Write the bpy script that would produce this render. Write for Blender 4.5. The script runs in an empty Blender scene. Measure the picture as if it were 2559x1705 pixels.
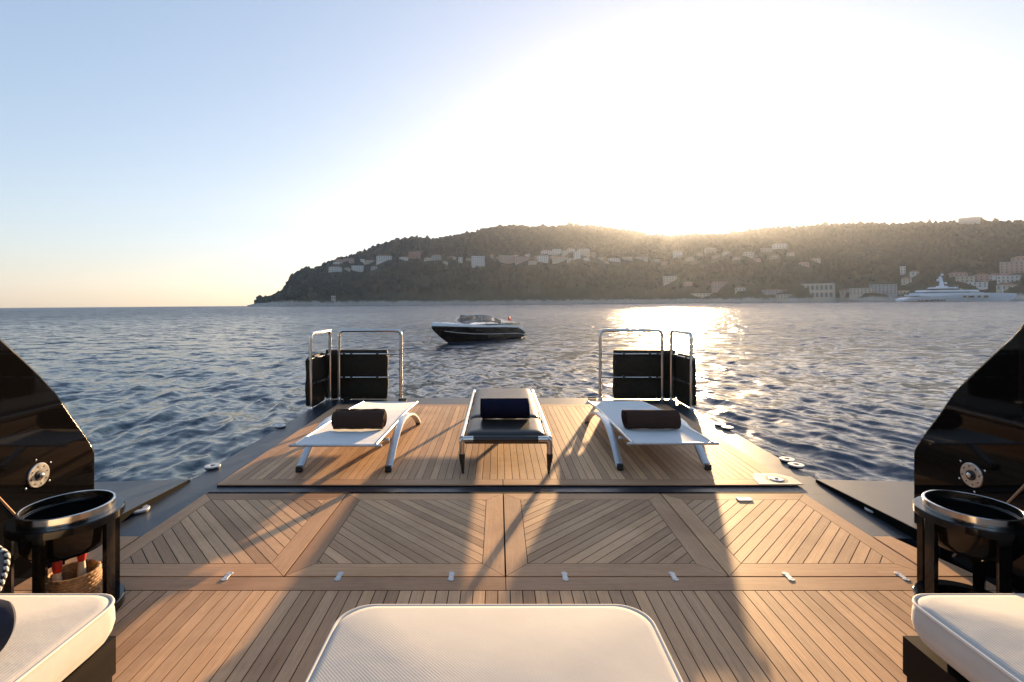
import bpy, bmesh, math, random
import numpy as np
from mathutils import Vector, Matrix, Euler

random.seed(7)
rng = np.random.default_rng(7)
R = math.radians
sc = bpy.context.scene
col = sc.collection

# ------------------------------------------------------------------ camera
# photograph pixels (2559 x 1705); the deck is a frame of its own (z = 0 is the teak),
# the yacht floats trimmed by a fraction of a degree on the level sea frame
PW, PH, F = 2559.0, 1705.0, 1260.0
CX, CY = 1244.0, 745.0                     # principal point: the picture is a shifted (rise/fall) view, verticals stay vertical
H = 1.45                                   # camera height above the deck
SEA = 1.90                                 # camera height above the sea
CAMX = -0.028 * H
PITCH_SEA = -math.atan((759.4 - CY) / F)
ROLL_SEA = 0.0079
Cd = Matrix.Rotation(R(90), 4, 'X')
Cs = Matrix.Rotation(R(90) - PITCH_SEA, 4, 'X') @ Matrix.Rotation(-ROLL_SEA, 4, 'Z')
CAM_D = Vector((CAMX, 0, H))
CAM_S = Vector((0, 0, SEA))
YACHT = Matrix.Translation(CAM_S) @ Cs @ Cd.inverted() @ Matrix.Translation(-CAM_D)   # deck frame -> sea frame

cam = bpy.data.cameras.new('camera')
cam.sensor_width = 36.0
cam.lens = 36.0 * F / PW
cam.shift_x = (PW / 2 - CX) / PW
cam.shift_y = (CY - PH / 2) / PW
cam.clip_start = 0.05
cam.clip_end = 30000
camo = bpy.data.objects.new('camera', cam)
col.objects.link(camo)
camo.matrix_world = Matrix.Translation(CAM_S) @ Cs
sc.camera = camo

def ray_sea(u, v):
    return (Cs.to_3x3() @ Vector(((u - CX) / F, -(v - CY) / F, -1.0))).normalized()
def on_sea(u, v, z=0.0):
    d = ray_sea(u, v)
    return CAM_S + d * ((z - SEA) / d.z)
def ray_deck(u, v):
    return (Cd.to_3x3() @ Vector(((u - CX) / F, -(v - CY) / F, -1.0))).normalized()
def deck_at(u, v, y):
    d = ray_deck(u, v)
    return CAM_D + d * ((y - CAM_D.y) / d.y)
def on_deck(u, v, z=0.0):
    d = ray_deck(u, v)
    return CAM_D + d * ((z - H) / d.z)

# ------------------------------------------------------------------ sky, sun, exposure
sun_dir = ray_sea(1672, 570)
SUN_EL = math.asin(sun_dir.z)
SUN_AZ = math.atan2(sun_dir.x, sun_dir.y)
world = bpy.data.worlds.new('World')
sc.world = world
world.use_nodes = True
wn = world.node_tree.nodes
wl = world.node_tree.links
bg = wn['Background']
sky = wn.new('ShaderNodeTexSky')
sky.sky_type = 'NISHITA'
sky.sun_disc = False
sky.sun_elevation = SUN_EL
sky.sun_rotation = SUN_AZ
sky.altitude = 0
sky.air_density = 1.0
sky.dust_density = 0.75
sky.ozone_density = 2.6
hs = wn.new('ShaderNodeHueSaturation')
hs.inputs['Saturation'].default_value = 1.16
gm = wn.new('ShaderNodeGamma')
gm.inputs[1].default_value = 0.52
wl.new(sky.outputs[0], gm.inputs[0])
wl.new(gm.outputs[0], hs.inputs['Color'])
wb = wn.new('ShaderNodeMix'); wb.data_type = 'RGBA'; wb.blend_type = 'MULTIPLY'; wb.inputs[0].default_value = 1.0
wb.inputs[7].default_value = (1.04, 0.972, 1.0, 1)
wl.new(hs.outputs[0], wb.inputs[6])
wl.new(wb.outputs[2], bg.inputs[0])
bg.inputs[1].default_value = 0.106
sl = bpy.data.lights.new('sun', 'SUN')
sl.energy = 3.4
sl.angle = R(0.8)
sl.color = (1.0, 0.665, 0.34)
slo = bpy.data.objects.new('sun', sl)
col.objects.link(slo)
slo.rotation_euler = (-sun_dir).to_track_quat('-Z', 'Y').to_euler()
slo.location = (0, 0, 400)
sc.view_settings.view_transform = 'Standard'
sc.view_settings.look = 'None'
sc.view_settings.exposure = 2.24
sc.view_settings.gamma = 1.0
sc.render.engine = 'CYCLES'
sc.cycles.use_denoising = True
sc.cycles.max_bounces = 7
sc.cycles.diffuse_bounces = 3
sc.cycles.glossy_bounces = 4
sc.cycles.transparent_max_bounces = 8
sc.cycles.volume_bounces = 0
sc.cycles.sample_clamp_indirect = 6.0
sc.cycles.caustics_reflective = False
sc.cycles.caustics_refractive = False

# ------------------------------------------------------------------ mesh helpers
class MB:
    """collects shapes (in deck or sea coordinates) and links them as ONE mesh object"""
    def __init__(s):
        s.v, s.f = [], []
    def add(s, vs, fs):
        o = len(s.v)
        s.v += [tuple(p) for p in vs]
        s.f += [tuple(i + o for i in f) for f in fs]
        return s
    def box(s, c, d, rot=None, taper=1.0):
        c = Vector(c); hx, hy, hz = d[0] / 2, d[1] / 2, d[2] / 2
        vs = []
        for z, k in ((-hz, 1.0), (hz, taper)):
            for x, y in ((-hx, -hy), (hx, -hy), (hx, hy), (-hx, hy)):
                p = Vector((x * k, y * k, z))
                if rot is not None: p = rot @ p
                vs.append(c + p)
        return s.add(vs, [(3, 2, 1, 0), (4, 5, 6, 7), (0, 1, 5, 4), (1, 2, 6, 5), (2, 3, 7, 6), (3, 0, 4, 7)])
    def prism(s, poly, z0, z1, ch=0.0):
        """poly = CCW list of (x, y); ch = chamfer of the top edge"""
        n = len(poly)
        vs = [(x, y, z0) for x, y in poly]
        if ch > 0:
            cx = sum(p[0] for p in poly) / n; cy = sum(p[1] for p in poly) / n
            ins = inset(poly, ch)
            vs += [(x, y, z1 - ch) for x, y in poly] + [(x, y, z1) for x, y in ins]
            fs = [tuple(range(n - 1, -1, -1)), tuple(range(2 * n, 3 * n))]
            for k in (0, n):
                fs += [(k + i, k + (i + 1) % n, k + n + (i + 1) % n, k + n + i) for i in range(n)]
        else:
            vs += [(x, y, z1) for x, y in poly]
            fs = [tuple(range(n - 1, -1, -1)), tuple(range(n, 2 * n))]
            fs += [(i, (i + 1) % n, n + (i + 1) % n, n + i) for i in range(n)]
        return s.add(vs, fs)
    def prism_x(s, poly, x0, x1):
        """poly = list of (y, z) extruded along x"""
        n = len(poly)
        vs = [(x0, y, z) for y, z in poly] + [(x1, y, z) for y, z in poly]
        fs = [tuple(range(n)), tuple(range(2 * n - 1, n - 1, -1))]
        fs += [(i, n + i, n + (i + 1) % n, (i + 1) % n) for i in range(n)]
        return s.add(vs, fs)
    def rings(s, rings, cap0=True, cap1=True, closed=False):
        n = len(rings[0]); o = []
        vs = [p for r in rings for p in r]
        m = len(rings)
        fs = []
        for k in range(m if closed else m - 1):
            a, b = k * n, ((k + 1) % m) * n
            fs += [(a + i, a + (i + 1) % n, b + (i + 1) % n, b + i) for i in range(n)]
        if not closed and cap0: fs.append(tuple(range(n - 1, -1, -1)))
        if not closed and cap1: fs.append(tuple((m - 1) * n + i for i in range(n)))
        return s.add(vs, fs)
    def tube(s, path, r, n=10, closed=False, flat=1.0):
        path = [Vector(p) for p in path]
        m = len(path); out = []
        rr = r if isinstance(r, (list, tuple)) else [r] * m
        up = None
        for i, p in enumerate(path):
            a = path[(i - 1) % m] if (closed or i > 0) else p
            b = path[(i + 1) % m] if (closed or i < m - 1) else p
            t = (b - a).normalized()
            if up is None:
                up = Vector((0, 0, 1)) if abs(t.z) < 0.9 else Vector((1, 0, 0))
            sx = t.cross(up).normalized(); up = sx.cross(t).normalized()
            out.append([p + (sx * math.cos(2 * math.pi * k / n) + up * math.sin(2 * math.pi * k / n) * flat) * rr[i] for k in range(n)])
        return s.rings(out, closed=closed)
    def cyl(s, p0, p1, r0, r1=None, n=16):
        return s.tube([p0, p1], [r0, r0 if r1 is None else r1], n)
    def lathe(s, prof, c=(0, 0, 0), n=32, cap=True):
        c = Vector(c)
        return s.rings([[c + Vector((r * math.cos(2 * math.pi * k / n), r * math.sin(2 * math.pi * k / n), z)) for k in range(n)] for r, z in prof], cap, cap)
    def ring(s, c, r0, r1, z0, z1, n=32, ch=0.0):
        c = Vector(c)
        pr = [(r0, z0), (r1, z0), (r1, z1 - ch), (r1 - ch, z1), (r0 + ch, z1), (r0, z1 - ch)]
        return s.rings([[c + Vector((r * math.cos(2 * math.pi * k / n), r * math.sin(2 * math.pi * k / n), z)) for r, z in pr] for k in range(n)], closed=True)
    def sheet(s, fn, nu, nv, thick=None):
        """fn(i, j) -> point for a nu x nv grid"""
        vs = [fn(i / (nu - 1), j / (nv - 1)) for j in range(nv) for i in range(nu)]
        fs = [(j * nu + i, j * nu + i + 1, (j + 1) * nu + i + 1, (j + 1) * nu + i) for j in range(nv - 1) for i in range(nu - 1)]
        return s.add(vs, fs)
    def mesh(s, name, m, off=(0, 0, 0), smooth=None, flip=True):
        me = bpy.data.meshes.new(name)
        o = Vector(off)
        me.from_pydata([tuple(Vector(p) - o) for p in s.v], [], s.f)
        if flip:
            bm = bmesh.new(); bm.from_mesh(me)
            bmesh.ops.recalc_face_normals(bm, faces=bm.faces)
            bm.to_mesh(me); bm.free()
        me.materials.append(m)
        if smooth is not None:
            me.polygons.foreach_set('use_smooth', [True] * len(me.polygons))
            if smooth < 179:
                me.set_sharp_from_angle(angle=R(smooth))
        me.update()
        return me
    def build(s, name, m, parent=None, smooth=None, flip=True):
        me = s.mesh(name, m, OFF.get(parent.name, (0, 0, 0)) if parent else (0, 0, 0), smooth, flip)
        return link(name, me, parent)

OFF = {}            # world offset of a thing, so parts can be written in shared coordinates
def link(name, me, parent=None, loc=None):
    o = bpy.data.objects.new(name, me)
    col.objects.link(o)
    if parent:
        o.parent = parent
        OFF[o.name] = OFF.get(parent.name, Vector((0, 0, 0)))
    if loc is not None:
        o.location = Vector(loc) - (OFF.get(parent.name, Vector()) if parent else Vector())
    return o
def thing(name, label, cat, loc=(0, 0, 0), group=None):
    o = bpy.data.objects.new(name, None)
    col.objects.link(o)
    o.empty_display_size = 0.2
    o.location = loc
    OFF[o.name] = Vector(loc)
    o['label'] = label; o['category'] = cat
    if group: o['group'] = group
    return o
def tag(o, label, cat, group=None):
    o['label'] = label; o['category'] = cat
    if group: o['group'] = group
    return o
def struct(o, label=None):
    o['kind'] = 'structure'
    if label: o['label'] = label
    return o
def inset(poly, d):
    """move every edge of a convex CCW polygon inwards by d"""
    n = len(poly); out = []
    for i in range(n):
        p0, p1, p2 = Vector(poly[i - 1]), Vector(poly[i]), Vector(poly[(i + 1) % n])
        e0, e1 = (p1 - p0).normalized(), (p2 - p1).normalized()
        n0, n1 = Vector((-e0.y, e0.x)), Vector((-e1.y, e1.x))
        den = 1 + n0.dot(n1)
        out.append(tuple(p1 + (n0 + n1) * (d / max(den, 0.3))))
    return out
def clip_poly(poly, a, b):
    """part of poly on the left of the line a -> b"""
    ax, ay = a; bx, by = b
    side = lambda p: (bx - ax) * (p[1] - ay) - (by - ay) * (p[0] - ax)
    out = []
    for i in range(len(poly)):
        p, q = poly[i], poly[(i + 1) % len(poly)]
        sp, sq = side(p), side(q)
        if sp >= 0: out.append(p)
        if (sp >= 0) != (sq >= 0):
            t = sp / (sp - sq)
            out.append((p[0] + (q[0] - p[0]) * t, p[1] + (q[1] - p[1]) * t))
    return out
def area(poly):
    return 0.5 * sum(poly[i - 1][0] * poly[i][1] - poly[i][0] * poly[i - 1][1] for i in range(len(poly)))
def round_rect(hx, hy, r, n=6):
    pts = []
    for cx, cy, a0 in ((hx - r, hy - r, 0), (-hx + r, hy - r, 90), (-hx + r, -hy + r, 180), (hx - r, -hy + r, 270)):
        for k in range(n + 1):
            a = R(a0 + 90 * k / n)
            pts.append((cx + r * math.cos(a), cy + r * math.sin(a)))
    return pts
def arc_path(a, corner, b, r, n=5):
    """a -> corner -> b with the corner rounded"""
    a, c, b = Vector(a), Vector(corner), Vector(b)
    da, db = (a - c).normalized(), (b - c).normalized()
    p0, p1 = c + da * r, c + db * r
    return [p0.lerp(c, t).lerp(c.lerp(p1, t), t) for t in [k / n for k in range(n + 1)]]

# ------------------------------------------------------------------ materials
def new_mat(name):
    m = bpy.data.materials.new(name); m.use_nodes = True
    nt = m.node_tree
    return m, nt.nodes, nt.links, nt.nodes['Principled BSDF']
def ramp(n, l, src, stops):
    r = n.new('ShaderNodeValToRGB')
    e = r.color_ramp.elements
    while len(e) < len(stops): e.new(0.5)
    for i, (p, c) in enumerate(stops):
        e[i].position = p; e[i].color = (*c, 1)
    l.new(src, r.inputs[0])
    return r.outputs[0]
def noise(n, l, vec, scale, detail=3, rough=0.55, dim=None):
    t = n.new('ShaderNodeTexNoise')
    t.inputs['Scale'].default_value = scale
    t.inputs['Detail'].default_value = detail
    t.inputs['Roughness'].default_value = rough
    if vec is not None: l.new(vec, t.inputs['Vector'])
    return t
def mapping(n, l, src, scale=(1, 1, 1), rot=(0, 0, 0)):
    mp = n.new('ShaderNodeMapping')
    mp.inputs['Scale'].default_value = scale
    mp.inputs['Rotation'].default_value = rot
    l.new(src, mp.inputs['Vector'])
    return mp.outputs[0]
def bump(n, l, src, strength, dist, bsdf):
    b = n.new('ShaderNodeBump')
    b.inputs['Strength'].default_value = strength
    b.inputs['Distance'].default_value = dist
    l.new(src, b.inputs['Height'])
    l.new(b.outputs[0], bsdf.inputs['Normal'])
def mix(n, l, fac, a, b, mode='MIX'):
    x = n.new('ShaderNodeMix'); x.data_type = 'RGBA'; x.blend_type = mode
    for sock, val in ((x.inputs[0], fac), (x.inputs[6], a), (x.inputs[7], b)):
        if isinstance(val, (int, float)): sock.default_value = val
        elif isinstance(val, tuple): sock.default_value = (*val, 1)
        else: l.new(val, sock)
    return x.outputs[2]
def plain(name, c, rough=0.5, metal=0.0, spec=0.5, var=0.0, scale=20.0, bmp=0.0, coat=0.0):
    m, n, l, b = new_mat(name)
    b.inputs['Base Color'].default_value = (*c, 1)
    b.inputs['Roughness'].default_value = rough
    b.inputs['Metallic'].default_value = metal
    b.inputs['Specular IOR Level'].default_value = spec
    b.inputs['Coat Weight'].default_value = coat
    tc = n.new('ShaderNodeTexCoord')
    if var > 0 or bmp > 0:
        t = noise(n, l, tc.outputs['Object'], scale, 4)
        if var > 0:
            l.new(ramp(n, l, t.outputs[0], [(0.3, tuple(x * (1 - var) for x in c)), (0.7, tuple(min(1, x * (1 + var)) for x in c))]), b.inputs['Base Color'])
            mr = n.new('ShaderNodeMapRange'); mr.inputs[3].default_value = max(0.02, rough - 0.08); mr.inputs[4].default_value = min(1, rough + 0.1)
            l.new(t.outputs[0], mr.inputs[0]); l.new(mr.outputs[0], b.inputs['Roughness'])
        if bmp > 0: bump(n, l, t.outputs[0], 0.5, bmp, b)
    return m
def teak(name, base, dark, light):
    """grain along the object's own Y, every plank a tone of its own"""
    m, n, l, b = new_mat(name)
    tc = n.new('ShaderNodeTexCoord'); oi = n.new('ShaderNodeObjectInfo')
    va = n.new('ShaderNodeVectorMath'); va.operation = 'ADD'
    vm = n.new('ShaderNodeVectorMath'); vm.operation = 'SCALE'
    cmb = n.new('ShaderNodeCombineXYZ')
    l.new(oi.outputs['Random'], cmb.inputs[0]); l.new(oi.outputs['Random'], cmb.inputs[1])
    l.new(cmb.outputs[0], vm.inputs[0]); vm.inputs['Scale'].default_value = 37.0
    l.new(tc.outputs['Object'], va.inputs[0]); l.new(vm.outputs[0], va.inputs[1])
    g1 = noise(n, l, mapping(n, l, va.outputs[0], (90, 2.2, 90)), 1.0, 5, 0.6)
    g2 = noise(n, l, mapping(n, l, va.outputs[0], (9, 0.9, 9)), 1.0, 3)
    g3 = noise(n, l, mapping(n, l, tc.outputs['Object'], (420, 14, 420)), 1.0, 2)
    c1 = ramp(n, l, g1.outputs[0], [(0.25, dark), (0.55, base), (0.8, light)])
    c2 = mix(n, l, 0.35, c1, ramp(n, l, g2.outputs[0], [(0.3, dark), (0.7, light)]))
    tone = ramp(n, l, oi.outputs['Random'], [(0.0, (0.72, 0.69, 0.67)), (0.45, (0.97, 0.97, 0.97)), (1.0, (1.20, 1.17, 1.10))])
    c3 = mix(n, l, 1.0, c2, tone, 'MULTIPLY')
    pores = ramp(n, l, g3.outputs[0], [(0.30, (0.72, 0.68, 0.66)), (0.46, (1, 1, 1))])
    geo = n.new('ShaderNodeNewGeometry')
    st_ = noise(n, l, geo.outputs['Position'], 1.7, 5, 0.6)
    stain = ramp(n, l, st_.outputs[0], [(0.34, (0.80, 0.78, 0.77)), (0.5, (1, 1, 1)), (0.7, (1.06, 1.05, 1.03))])
    c4 = mix(n, l, 0.8, c3, stain, 'MULTIPLY')
    l.new(mix(n, l, 0.8, c4, pores, 'MULTIPLY'), b.inputs['Base Color'])
    mr = n.new('ShaderNodeMapRange'); mr.inputs[3].default_value = 0.52; mr.inputs[4].default_value = 0.70
    l.new(g2.outputs[0], mr.inputs[0]); l.new(mr.outputs[0], b.inputs['Roughness'])
    b.inputs['Specular IOR Level'].default_value = 0.13
    bump(n, l, g1.outputs[0], 0.25, 0.002, b)
    return m
def ribbed(name, c, pitch, axis='X', dep=0.0012, rough=0.85):
    """woven outdoor cloth with fine ribs"""
    m, n, l, b = new_mat(name)
    tc = n.new('ShaderNodeTexCoord')
    w = n.new('ShaderNodeTexWave'); w.wave_type = 'BANDS'; w.bands_direction = axis
    w.inputs['Scale'].default_value = 0.314 / pitch
    w.inputs['Distortion'].default_value = 0.6
    w.inputs['Detail'].default_value = 1.5
    w.inputs['Detail Scale'].default_value = 0.5
    l.new(tc.outputs['Object'], w.inputs['Vector'])
    t = noise(n, l, tc.outputs['Object'], 7.0, 4)
    f = noise(n, l, tc.outputs['Object'], 700.0, 2)
    c0 = ramp(n, l, w.outputs[0], [(0.0, tuple(x * 0.84 for x in c)), (0.6, c)])
    c1 = mix(n, l, 0.5, c0, ramp(n, l, t.outputs[0], [(0.3, tuple(x * 0.88 for x in c)), (0.7, c)]), 'MIX')
    l.new(mix(n, l, 0.25, c1, f.outputs[0], 'MULTIPLY'), b.inputs['Base Color'])
    b.inputs['Roughness'].default_value = rough
    b.inputs['Specular IOR Level'].default_value = 0.2
    b.inputs['Sheen Weight'].default_value = 0.25
    hm = n.new('ShaderNodeMath'); hm.operation = 'MULTIPLY_ADD'; hm.inputs[1].default_value = 9.0
    l.new(t.outputs[0], hm.inputs[0]); l.new(w.outputs[0], hm.inputs[2])
    bump(n, l, hm.outputs[0], 0.6, dep, b)
    return m

M = {}
M['teak'] = teak('teak', (0.62, 0.38, 0.225), (0.48, 0.285, 0.16), (0.72, 0.465, 0.285))
M['teak_border'] = teak('teak_border', (0.54, 0.315, 0.185), (0.42, 0.24, 0.135), (0.64, 0.395, 0.24))
M['caulk'] = plain('caulk', (0.010, 0.008, 0.007), 0.8, spec=0.1)
M['nonskid'] = plain('nonskid', (0.024, 0.030, 0.040), 0.40, spec=0.5, var=0.3, scale=9, bmp=0.0008)
M['hull_black'] = plain('hull_black', (0.004, 0.0035, 0.0035), 0.035, spec=0.25)
M['black_gloss'] = plain('black_gloss', (0.006, 0.006, 0.006), 0.08, spec=0.5, var=0.2, scale=9)
M['black_matt'] = plain('black_matt', (0.012, 0.011, 0.011), 0.6, var=0.3, scale=30)
M['flat_black'] = plain('flat_black', (0.004, 0.004, 0.004), 0.8, spec=0.05)
M['rubber'] = plain('rubber', (0.012, 0.012, 0.012), 0.55)
M['pad_vinyl'] = plain('pad_vinyl', (0.017, 0.014, 0.009), 0.6, spec=0.2, var=0.3, scale=14, bmp=0.004)
M['steel'] = plain('steel', (0.62, 0.60, 0.58), 0.16, 1.0, var=0.08, scale=40)
M['brushed'] = plain('brushed', (0.60, 0.59, 0.58), 0.34, 1.0, var=0.15, scale=60)
M['fitting'] = plain('fitting', (0.50, 0.50, 0.50), 0.42, 0.5, var=0.12, scale=40)
M['white_metal'] = plain('white_metal', (0.74, 0.74, 0.74), 0.35, var=0.06, scale=25)
M['alu'] = plain('alu', (0.62, 0.64, 0.66), 0.36, 0.55, var=0.08, scale=30)
M['leather'] = plain('leather', (0.020, 0.018, 0.017), 0.34, var=0.3, scale=160, bmp=0.0006)
M['sling'] = ribbed('sling', (0.80, 0.80, 0.80), 0.006, 'X', 0.0006)
M['cushion'] = ribbed('cushion', (0.68, 0.645, 0.60), 0.0090, 'X', 0.0005)
M['cushion_side'] = ribbed('cushion_side', (0.68, 0.645, 0.60), 0.0052, 'DIAGONAL', 0.0003)
M['piping'] = plain('piping', (0.78, 0.72, 0.65), 0.8)
M['grey_cloth'] = ribbed('grey_cloth', (0.14, 0.135, 0.135), 0.004, 'Z', 0.0006)
M['navy_cloth'] = ribbed('navy_cloth', (0.035, 0.035, 0.055), 0.004, 'Z', 0.0006)
M['cord_white'] = plain('cord_white', (0.75, 0.72, 0.68), 0.8)
M['towel_brown'] = plain('towel_brown', (0.060, 0.034, 0.026), 0.95, spec=0.1, var=0.35, scale=220, bmp=0.006)
M['towel_navy'] = plain('towel_navy', (0.009, 0.010, 0.028), 0.95, spec=0.1, var=0.35, scale=220, bmp=0.006)
M['dark_wood'] = teak('dark_wood', (0.012, 0.008, 0.007), (0.006, 0.004, 0.0035), (0.020, 0.014, 0.011))
M['wicker'] = plain('wicker', (0.36, 0.20, 0.09), 0.7, var=0.35, scale=60)
M['red'] = plain('red', (0.60, 0.03, 0.02), 0.4)
M['cream'] = plain('cream', (0.66, 0.58, 0.45), 0.5)
M['glass_dark'] = plain('glass_dark', (0.015, 0.02, 0.018), 0.06)
M['plate_light'] = plain('plate_light', (0.62, 0.52, 0.38), 0.45, var=0.1, scale=30)
M['boat_hull'] = plain('boat_hull', (0.020, 0.012, 0.008), 0.12, var=0.2, scale=2, coat=0.5)
M['boat_white'] = plain('boat_white', (0.78, 0.78, 0.78), 0.25, var=0.05, scale=3)
M['boat_cream'] = plain('boat_cream', (0.62, 0.50, 0.36), 0.6, var=0.1, scale=8)
M['yacht_white'] = plain('yacht_white', (0.62, 0.68, 0.75), 0.35, var=0.05, scale=0.3)
M['yacht_glass'] = plain('yacht_glass', (0.02, 0.025, 0.03), 0.1)
m, n, l, b = new_mat('windscreen'); b.inputs['Base Color'].default_value = (0.80, 0.80, 0.82, 1)
b.inputs['Transmission Weight'].default_value = 0.95; b.inputs['Roughness'].default_value = 0.05; b.inputs['IOR'].default_value = 1.12
M['windscreen'] = m

# ------------------------------------------------------------------ sea
def make_sea():
    r1 = 1.0 / np.linspace(1 / 4.5, 1 / 140.0, 430)
    r2 = np.geomspace(146, 6000, 70)
    rr = np.concatenate([np.linspace(0.8, 4.3, 10), r1, r2])
    a1 = np.radians(np.linspace(-66, 66, 1000))
    a2 = np.radians(np.linspace(69, 291, 60))
    aa = np.concatenate([a1, a2])
    RR, AA = np.meshgrid(rr, aa, indexing='ij')
    X = RR * np.sin(AA); Y = RR * np.cos(AA)
    dr = np.gradient(rr)[:, None]
    Z = np.zeros_like(X); DX = np.zeros_like(X); DY = np.zeros_like(X)
    wind = R(205)
    for i in range(72):
        lam = 0.16 * (6.0 / 0.16) ** (i / 71.0) * rng.uniform(0.92, 1.08)
        th = wind + rng.normal(0, 0.62)
        k = 2 * math.pi / lam
        slope = 0.040 if lam < 0.9 else (0.014 if lam < 2.0 else 0.004)
        amp = slope / k * rng.uniform(0.6, 1.3)
        ph = rng.uniform(0, 6.283)
        cell = np.maximum(dr, RR * 0.0024)
        att = np.exp(-(cell / lam * 2.2) ** 2)
        q = k * (X * math.cos(th) + Y * math.sin(th)) + ph
        # long gusts: patches of livelier and calmer water
        Z += att * amp * np.sin(q)
        DX += att * amp * 0.7 * math.cos(th) * np.cos(q)
        DY += att * amp * 0.7 * math.sin(th) * np.cos(q)
    gust = 1 + 0.35 * np.sin(X * 0.11 + Y * 0.05 + 1.3) * np.sin(Y * 0.07 - X * 0.03 + 0.4)
    Z *= gust
    V = np.stack([X + DX * gust, Y + DY * gust, Z], -1).reshape(-1, 3)
    nr, na = X.shape
    i, j = np.meshgrid(np.arange(nr - 1), np.arange(na), indexing='ij')
    j2 = (j + 1) % na
    Q = np.stack([i * na + j, i * na + j2, (i + 1) * na + j2, (i + 1) * na + j], -1).reshape(-1, 4)
    Q = Q[:, ::-1]
    me = bpy.data.meshes.new('sea')
    me.vertices.add(len(V)); me.vertices.foreach_set('co', V.astype(np.float32).ravel())
    me.loops.add(Q.size); me.loops.foreach_set('vertex_index', Q.astype(np.int32).ravel())
    me.polygons.add(len(Q)); me.polygons.foreach_set('loop_start', np.arange(0, Q.size, 4, dtype=np.int32))
    me.polygons.foreach_set('use_smooth', np.ones(len(Q), dtype=bool))
    me.update(calc_edges=True)
    m, n, l, b = new_mat('sea_water')
    b.inputs['Base Color'].default_value = (0.007, 0.026, 0.050, 1)
    b.inputs['IOR'].default_value = 1.333
    geo = n.new('ShaderNodeNewGeometry')
    ln = n.new('ShaderNodeVectorMath'); ln.operation = 'LENGTH'
    l.new(geo.outputs['Position'], ln.inputs[0])
    def slopes(scale, stretch, detail):
        t = noise(n, l, mapping(n, l, geo.outputs['Position'], (stretch, 1, 1), (0, 0, R(18))), scale, detail, 0.6)
        s = n.new('ShaderNodeVectorMath'); s.operation = 'SUBTRACT'
        l.new(t.outputs['Color'], s.inputs[0]); s.inputs[1].default_value = (0.5, 0.5, 0.5)
        return s.outputs[0]
    def dist_map(d0, d1, v0, v1):
        mr = n.new('ShaderNodeMapRange')
        for k, x in enumerate((d0, d1, v0, v1)): mr.inputs[k + 1].default_value = x
        l.new(ln.outputs['Value'], mr.inputs[0]); return mr.outputs[0]
    l.new(dist_map(8, 120, 0.16, 0.25), b.inputs['Roughness'])
    acc = None
    for sc_, st, de, dm in ((6.0, 0.6, 3, (6, 40, 0.45, 1.5)), (1.6, 0.55, 4, (6, 35, 0.42, 2.2)), (0.30, 0.5, 4, (25, 120, 0.0, 0.8)), (0.05, 0.7, 3, (80, 300, 0.0, 0.45)), (0.009, 0.8, 3, (250, 1000, 0.0, 0.40))):
        v = n.new('ShaderNodeVectorMath'); v.operation = 'SCALE'
        l.new(slopes(sc_, st, de), v.inputs[0]); l.new(dist_map(*dm), v.inputs['Scale'])
        if acc is None: acc = v.outputs[0]
        else:
            s = n.new('ShaderNodeVectorMath'); s.operation = 'ADD'
            l.new(acc, s.inputs[0]); l.new(v.outputs[0], s.inputs[1]); acc = s.outputs[0]
    fl = n.new('ShaderNodeVectorMath'); fl.operation = 'MULTIPLY'; fl.inputs[1].default_value = (1, 1, 0)
    l.new(acc, fl.inputs[0])
    # far off only the wave faces turned this way are seen over the crests in front of them
    dn = n.new('ShaderNodeVectorMath'); dn.operation = 'NORMALIZE'; l.new(geo.outputs['Position'], dn.inputs[0])
    ds = n.new('ShaderNodeVectorMath'); ds.operation = 'SCALE'; l.new(dn.outputs[0], ds.inputs[0]); l.new(dist_map(15, 150, 0.0, -0.15), ds.inputs['Scale'])
    a0 = n.new('ShaderNodeVectorMath'); a0.operation = 'ADD'; l.new(fl.outputs[0], a0.inputs[0]); l.new(ds.outputs[0], a0.inputs[1])
    ad = n.new('ShaderNodeVectorMath'); ad.operation = 'ADD'
    l.new(geo.outputs['Normal'], ad.inputs[0]); l.new(a0.outputs[0], ad.inputs[1])
    nm = n.new('ShaderNodeVectorMath'); nm.operation = 'NORMALIZE'
    l.new(ad.outputs[0], nm.inputs[0]); l.new(nm.outputs[0], b.inputs['Normal'])
    me.materials.append(m)
    o = link('sea', me)
    struct(o, 'rippled blue sea reaching to the horizon, glittering under the low sun')
make_sea()

# ------------------------------------------------------------------ headland
RIDGE = [(618, 763), (640, 757), (676, 749), (712, 724), (727, 695), (755, 676), (787, 675), (821, 657), (855, 644), (889, 636), (923, 623),
         (953, 610), (982, 601), (1033, 593), (1080, 597), (1135, 589), (1182, 580), (1216, 571), (1250, 564), (1322, 564),
         (1386, 565), (1428, 562), (1471, 564), (1513, 569), (1556, 575), (1623, 584), (1665, 590), (1699, 588), (1763, 586),
         (1822, 583), (1878, 577), (1941, 570), (2005, 565), (2069, 562), (2111, 559), (2175, 557), (2239, 560), (2302, 558),
         (2366, 556), (2402, 554), (2451, 553), (2502, 554), (2559, 554), (2900, 560), (3400, 590), (4200, 650), (5600, 720)]
_raz, _rel = [], []
for u, v in RIDGE:
    d = ray_sea(u, v)
    _raz.append(math.atan2(d.x, d.y)); _rel.append(math.atan2(d.z, math.hypot(d.x, d.y)))
_raz = np.array(_raz); _rel = np.array(_rel)
AZ0, AZ1 = _raz[0], _raz[-1]
def shore(az):
    """distance of the waterline"""
    t = (az - AZ0) / (AZ1 - AZ0)
    return 1120 + 140 * np.sin(t * 3.0) + 30 * np.sin(az * 21 + 1) + 14 * np.sin(az * 67)
def depth(az):
    """shore to ridge line"""
    t = np.clip((az - AZ0) / 0.28, 0, 1)
    return 60 + 360 * t ** 0.7 + 40 * np.sin(az * 9)
_ph = rng.uniform(0, 6.28, (14, 2))
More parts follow.
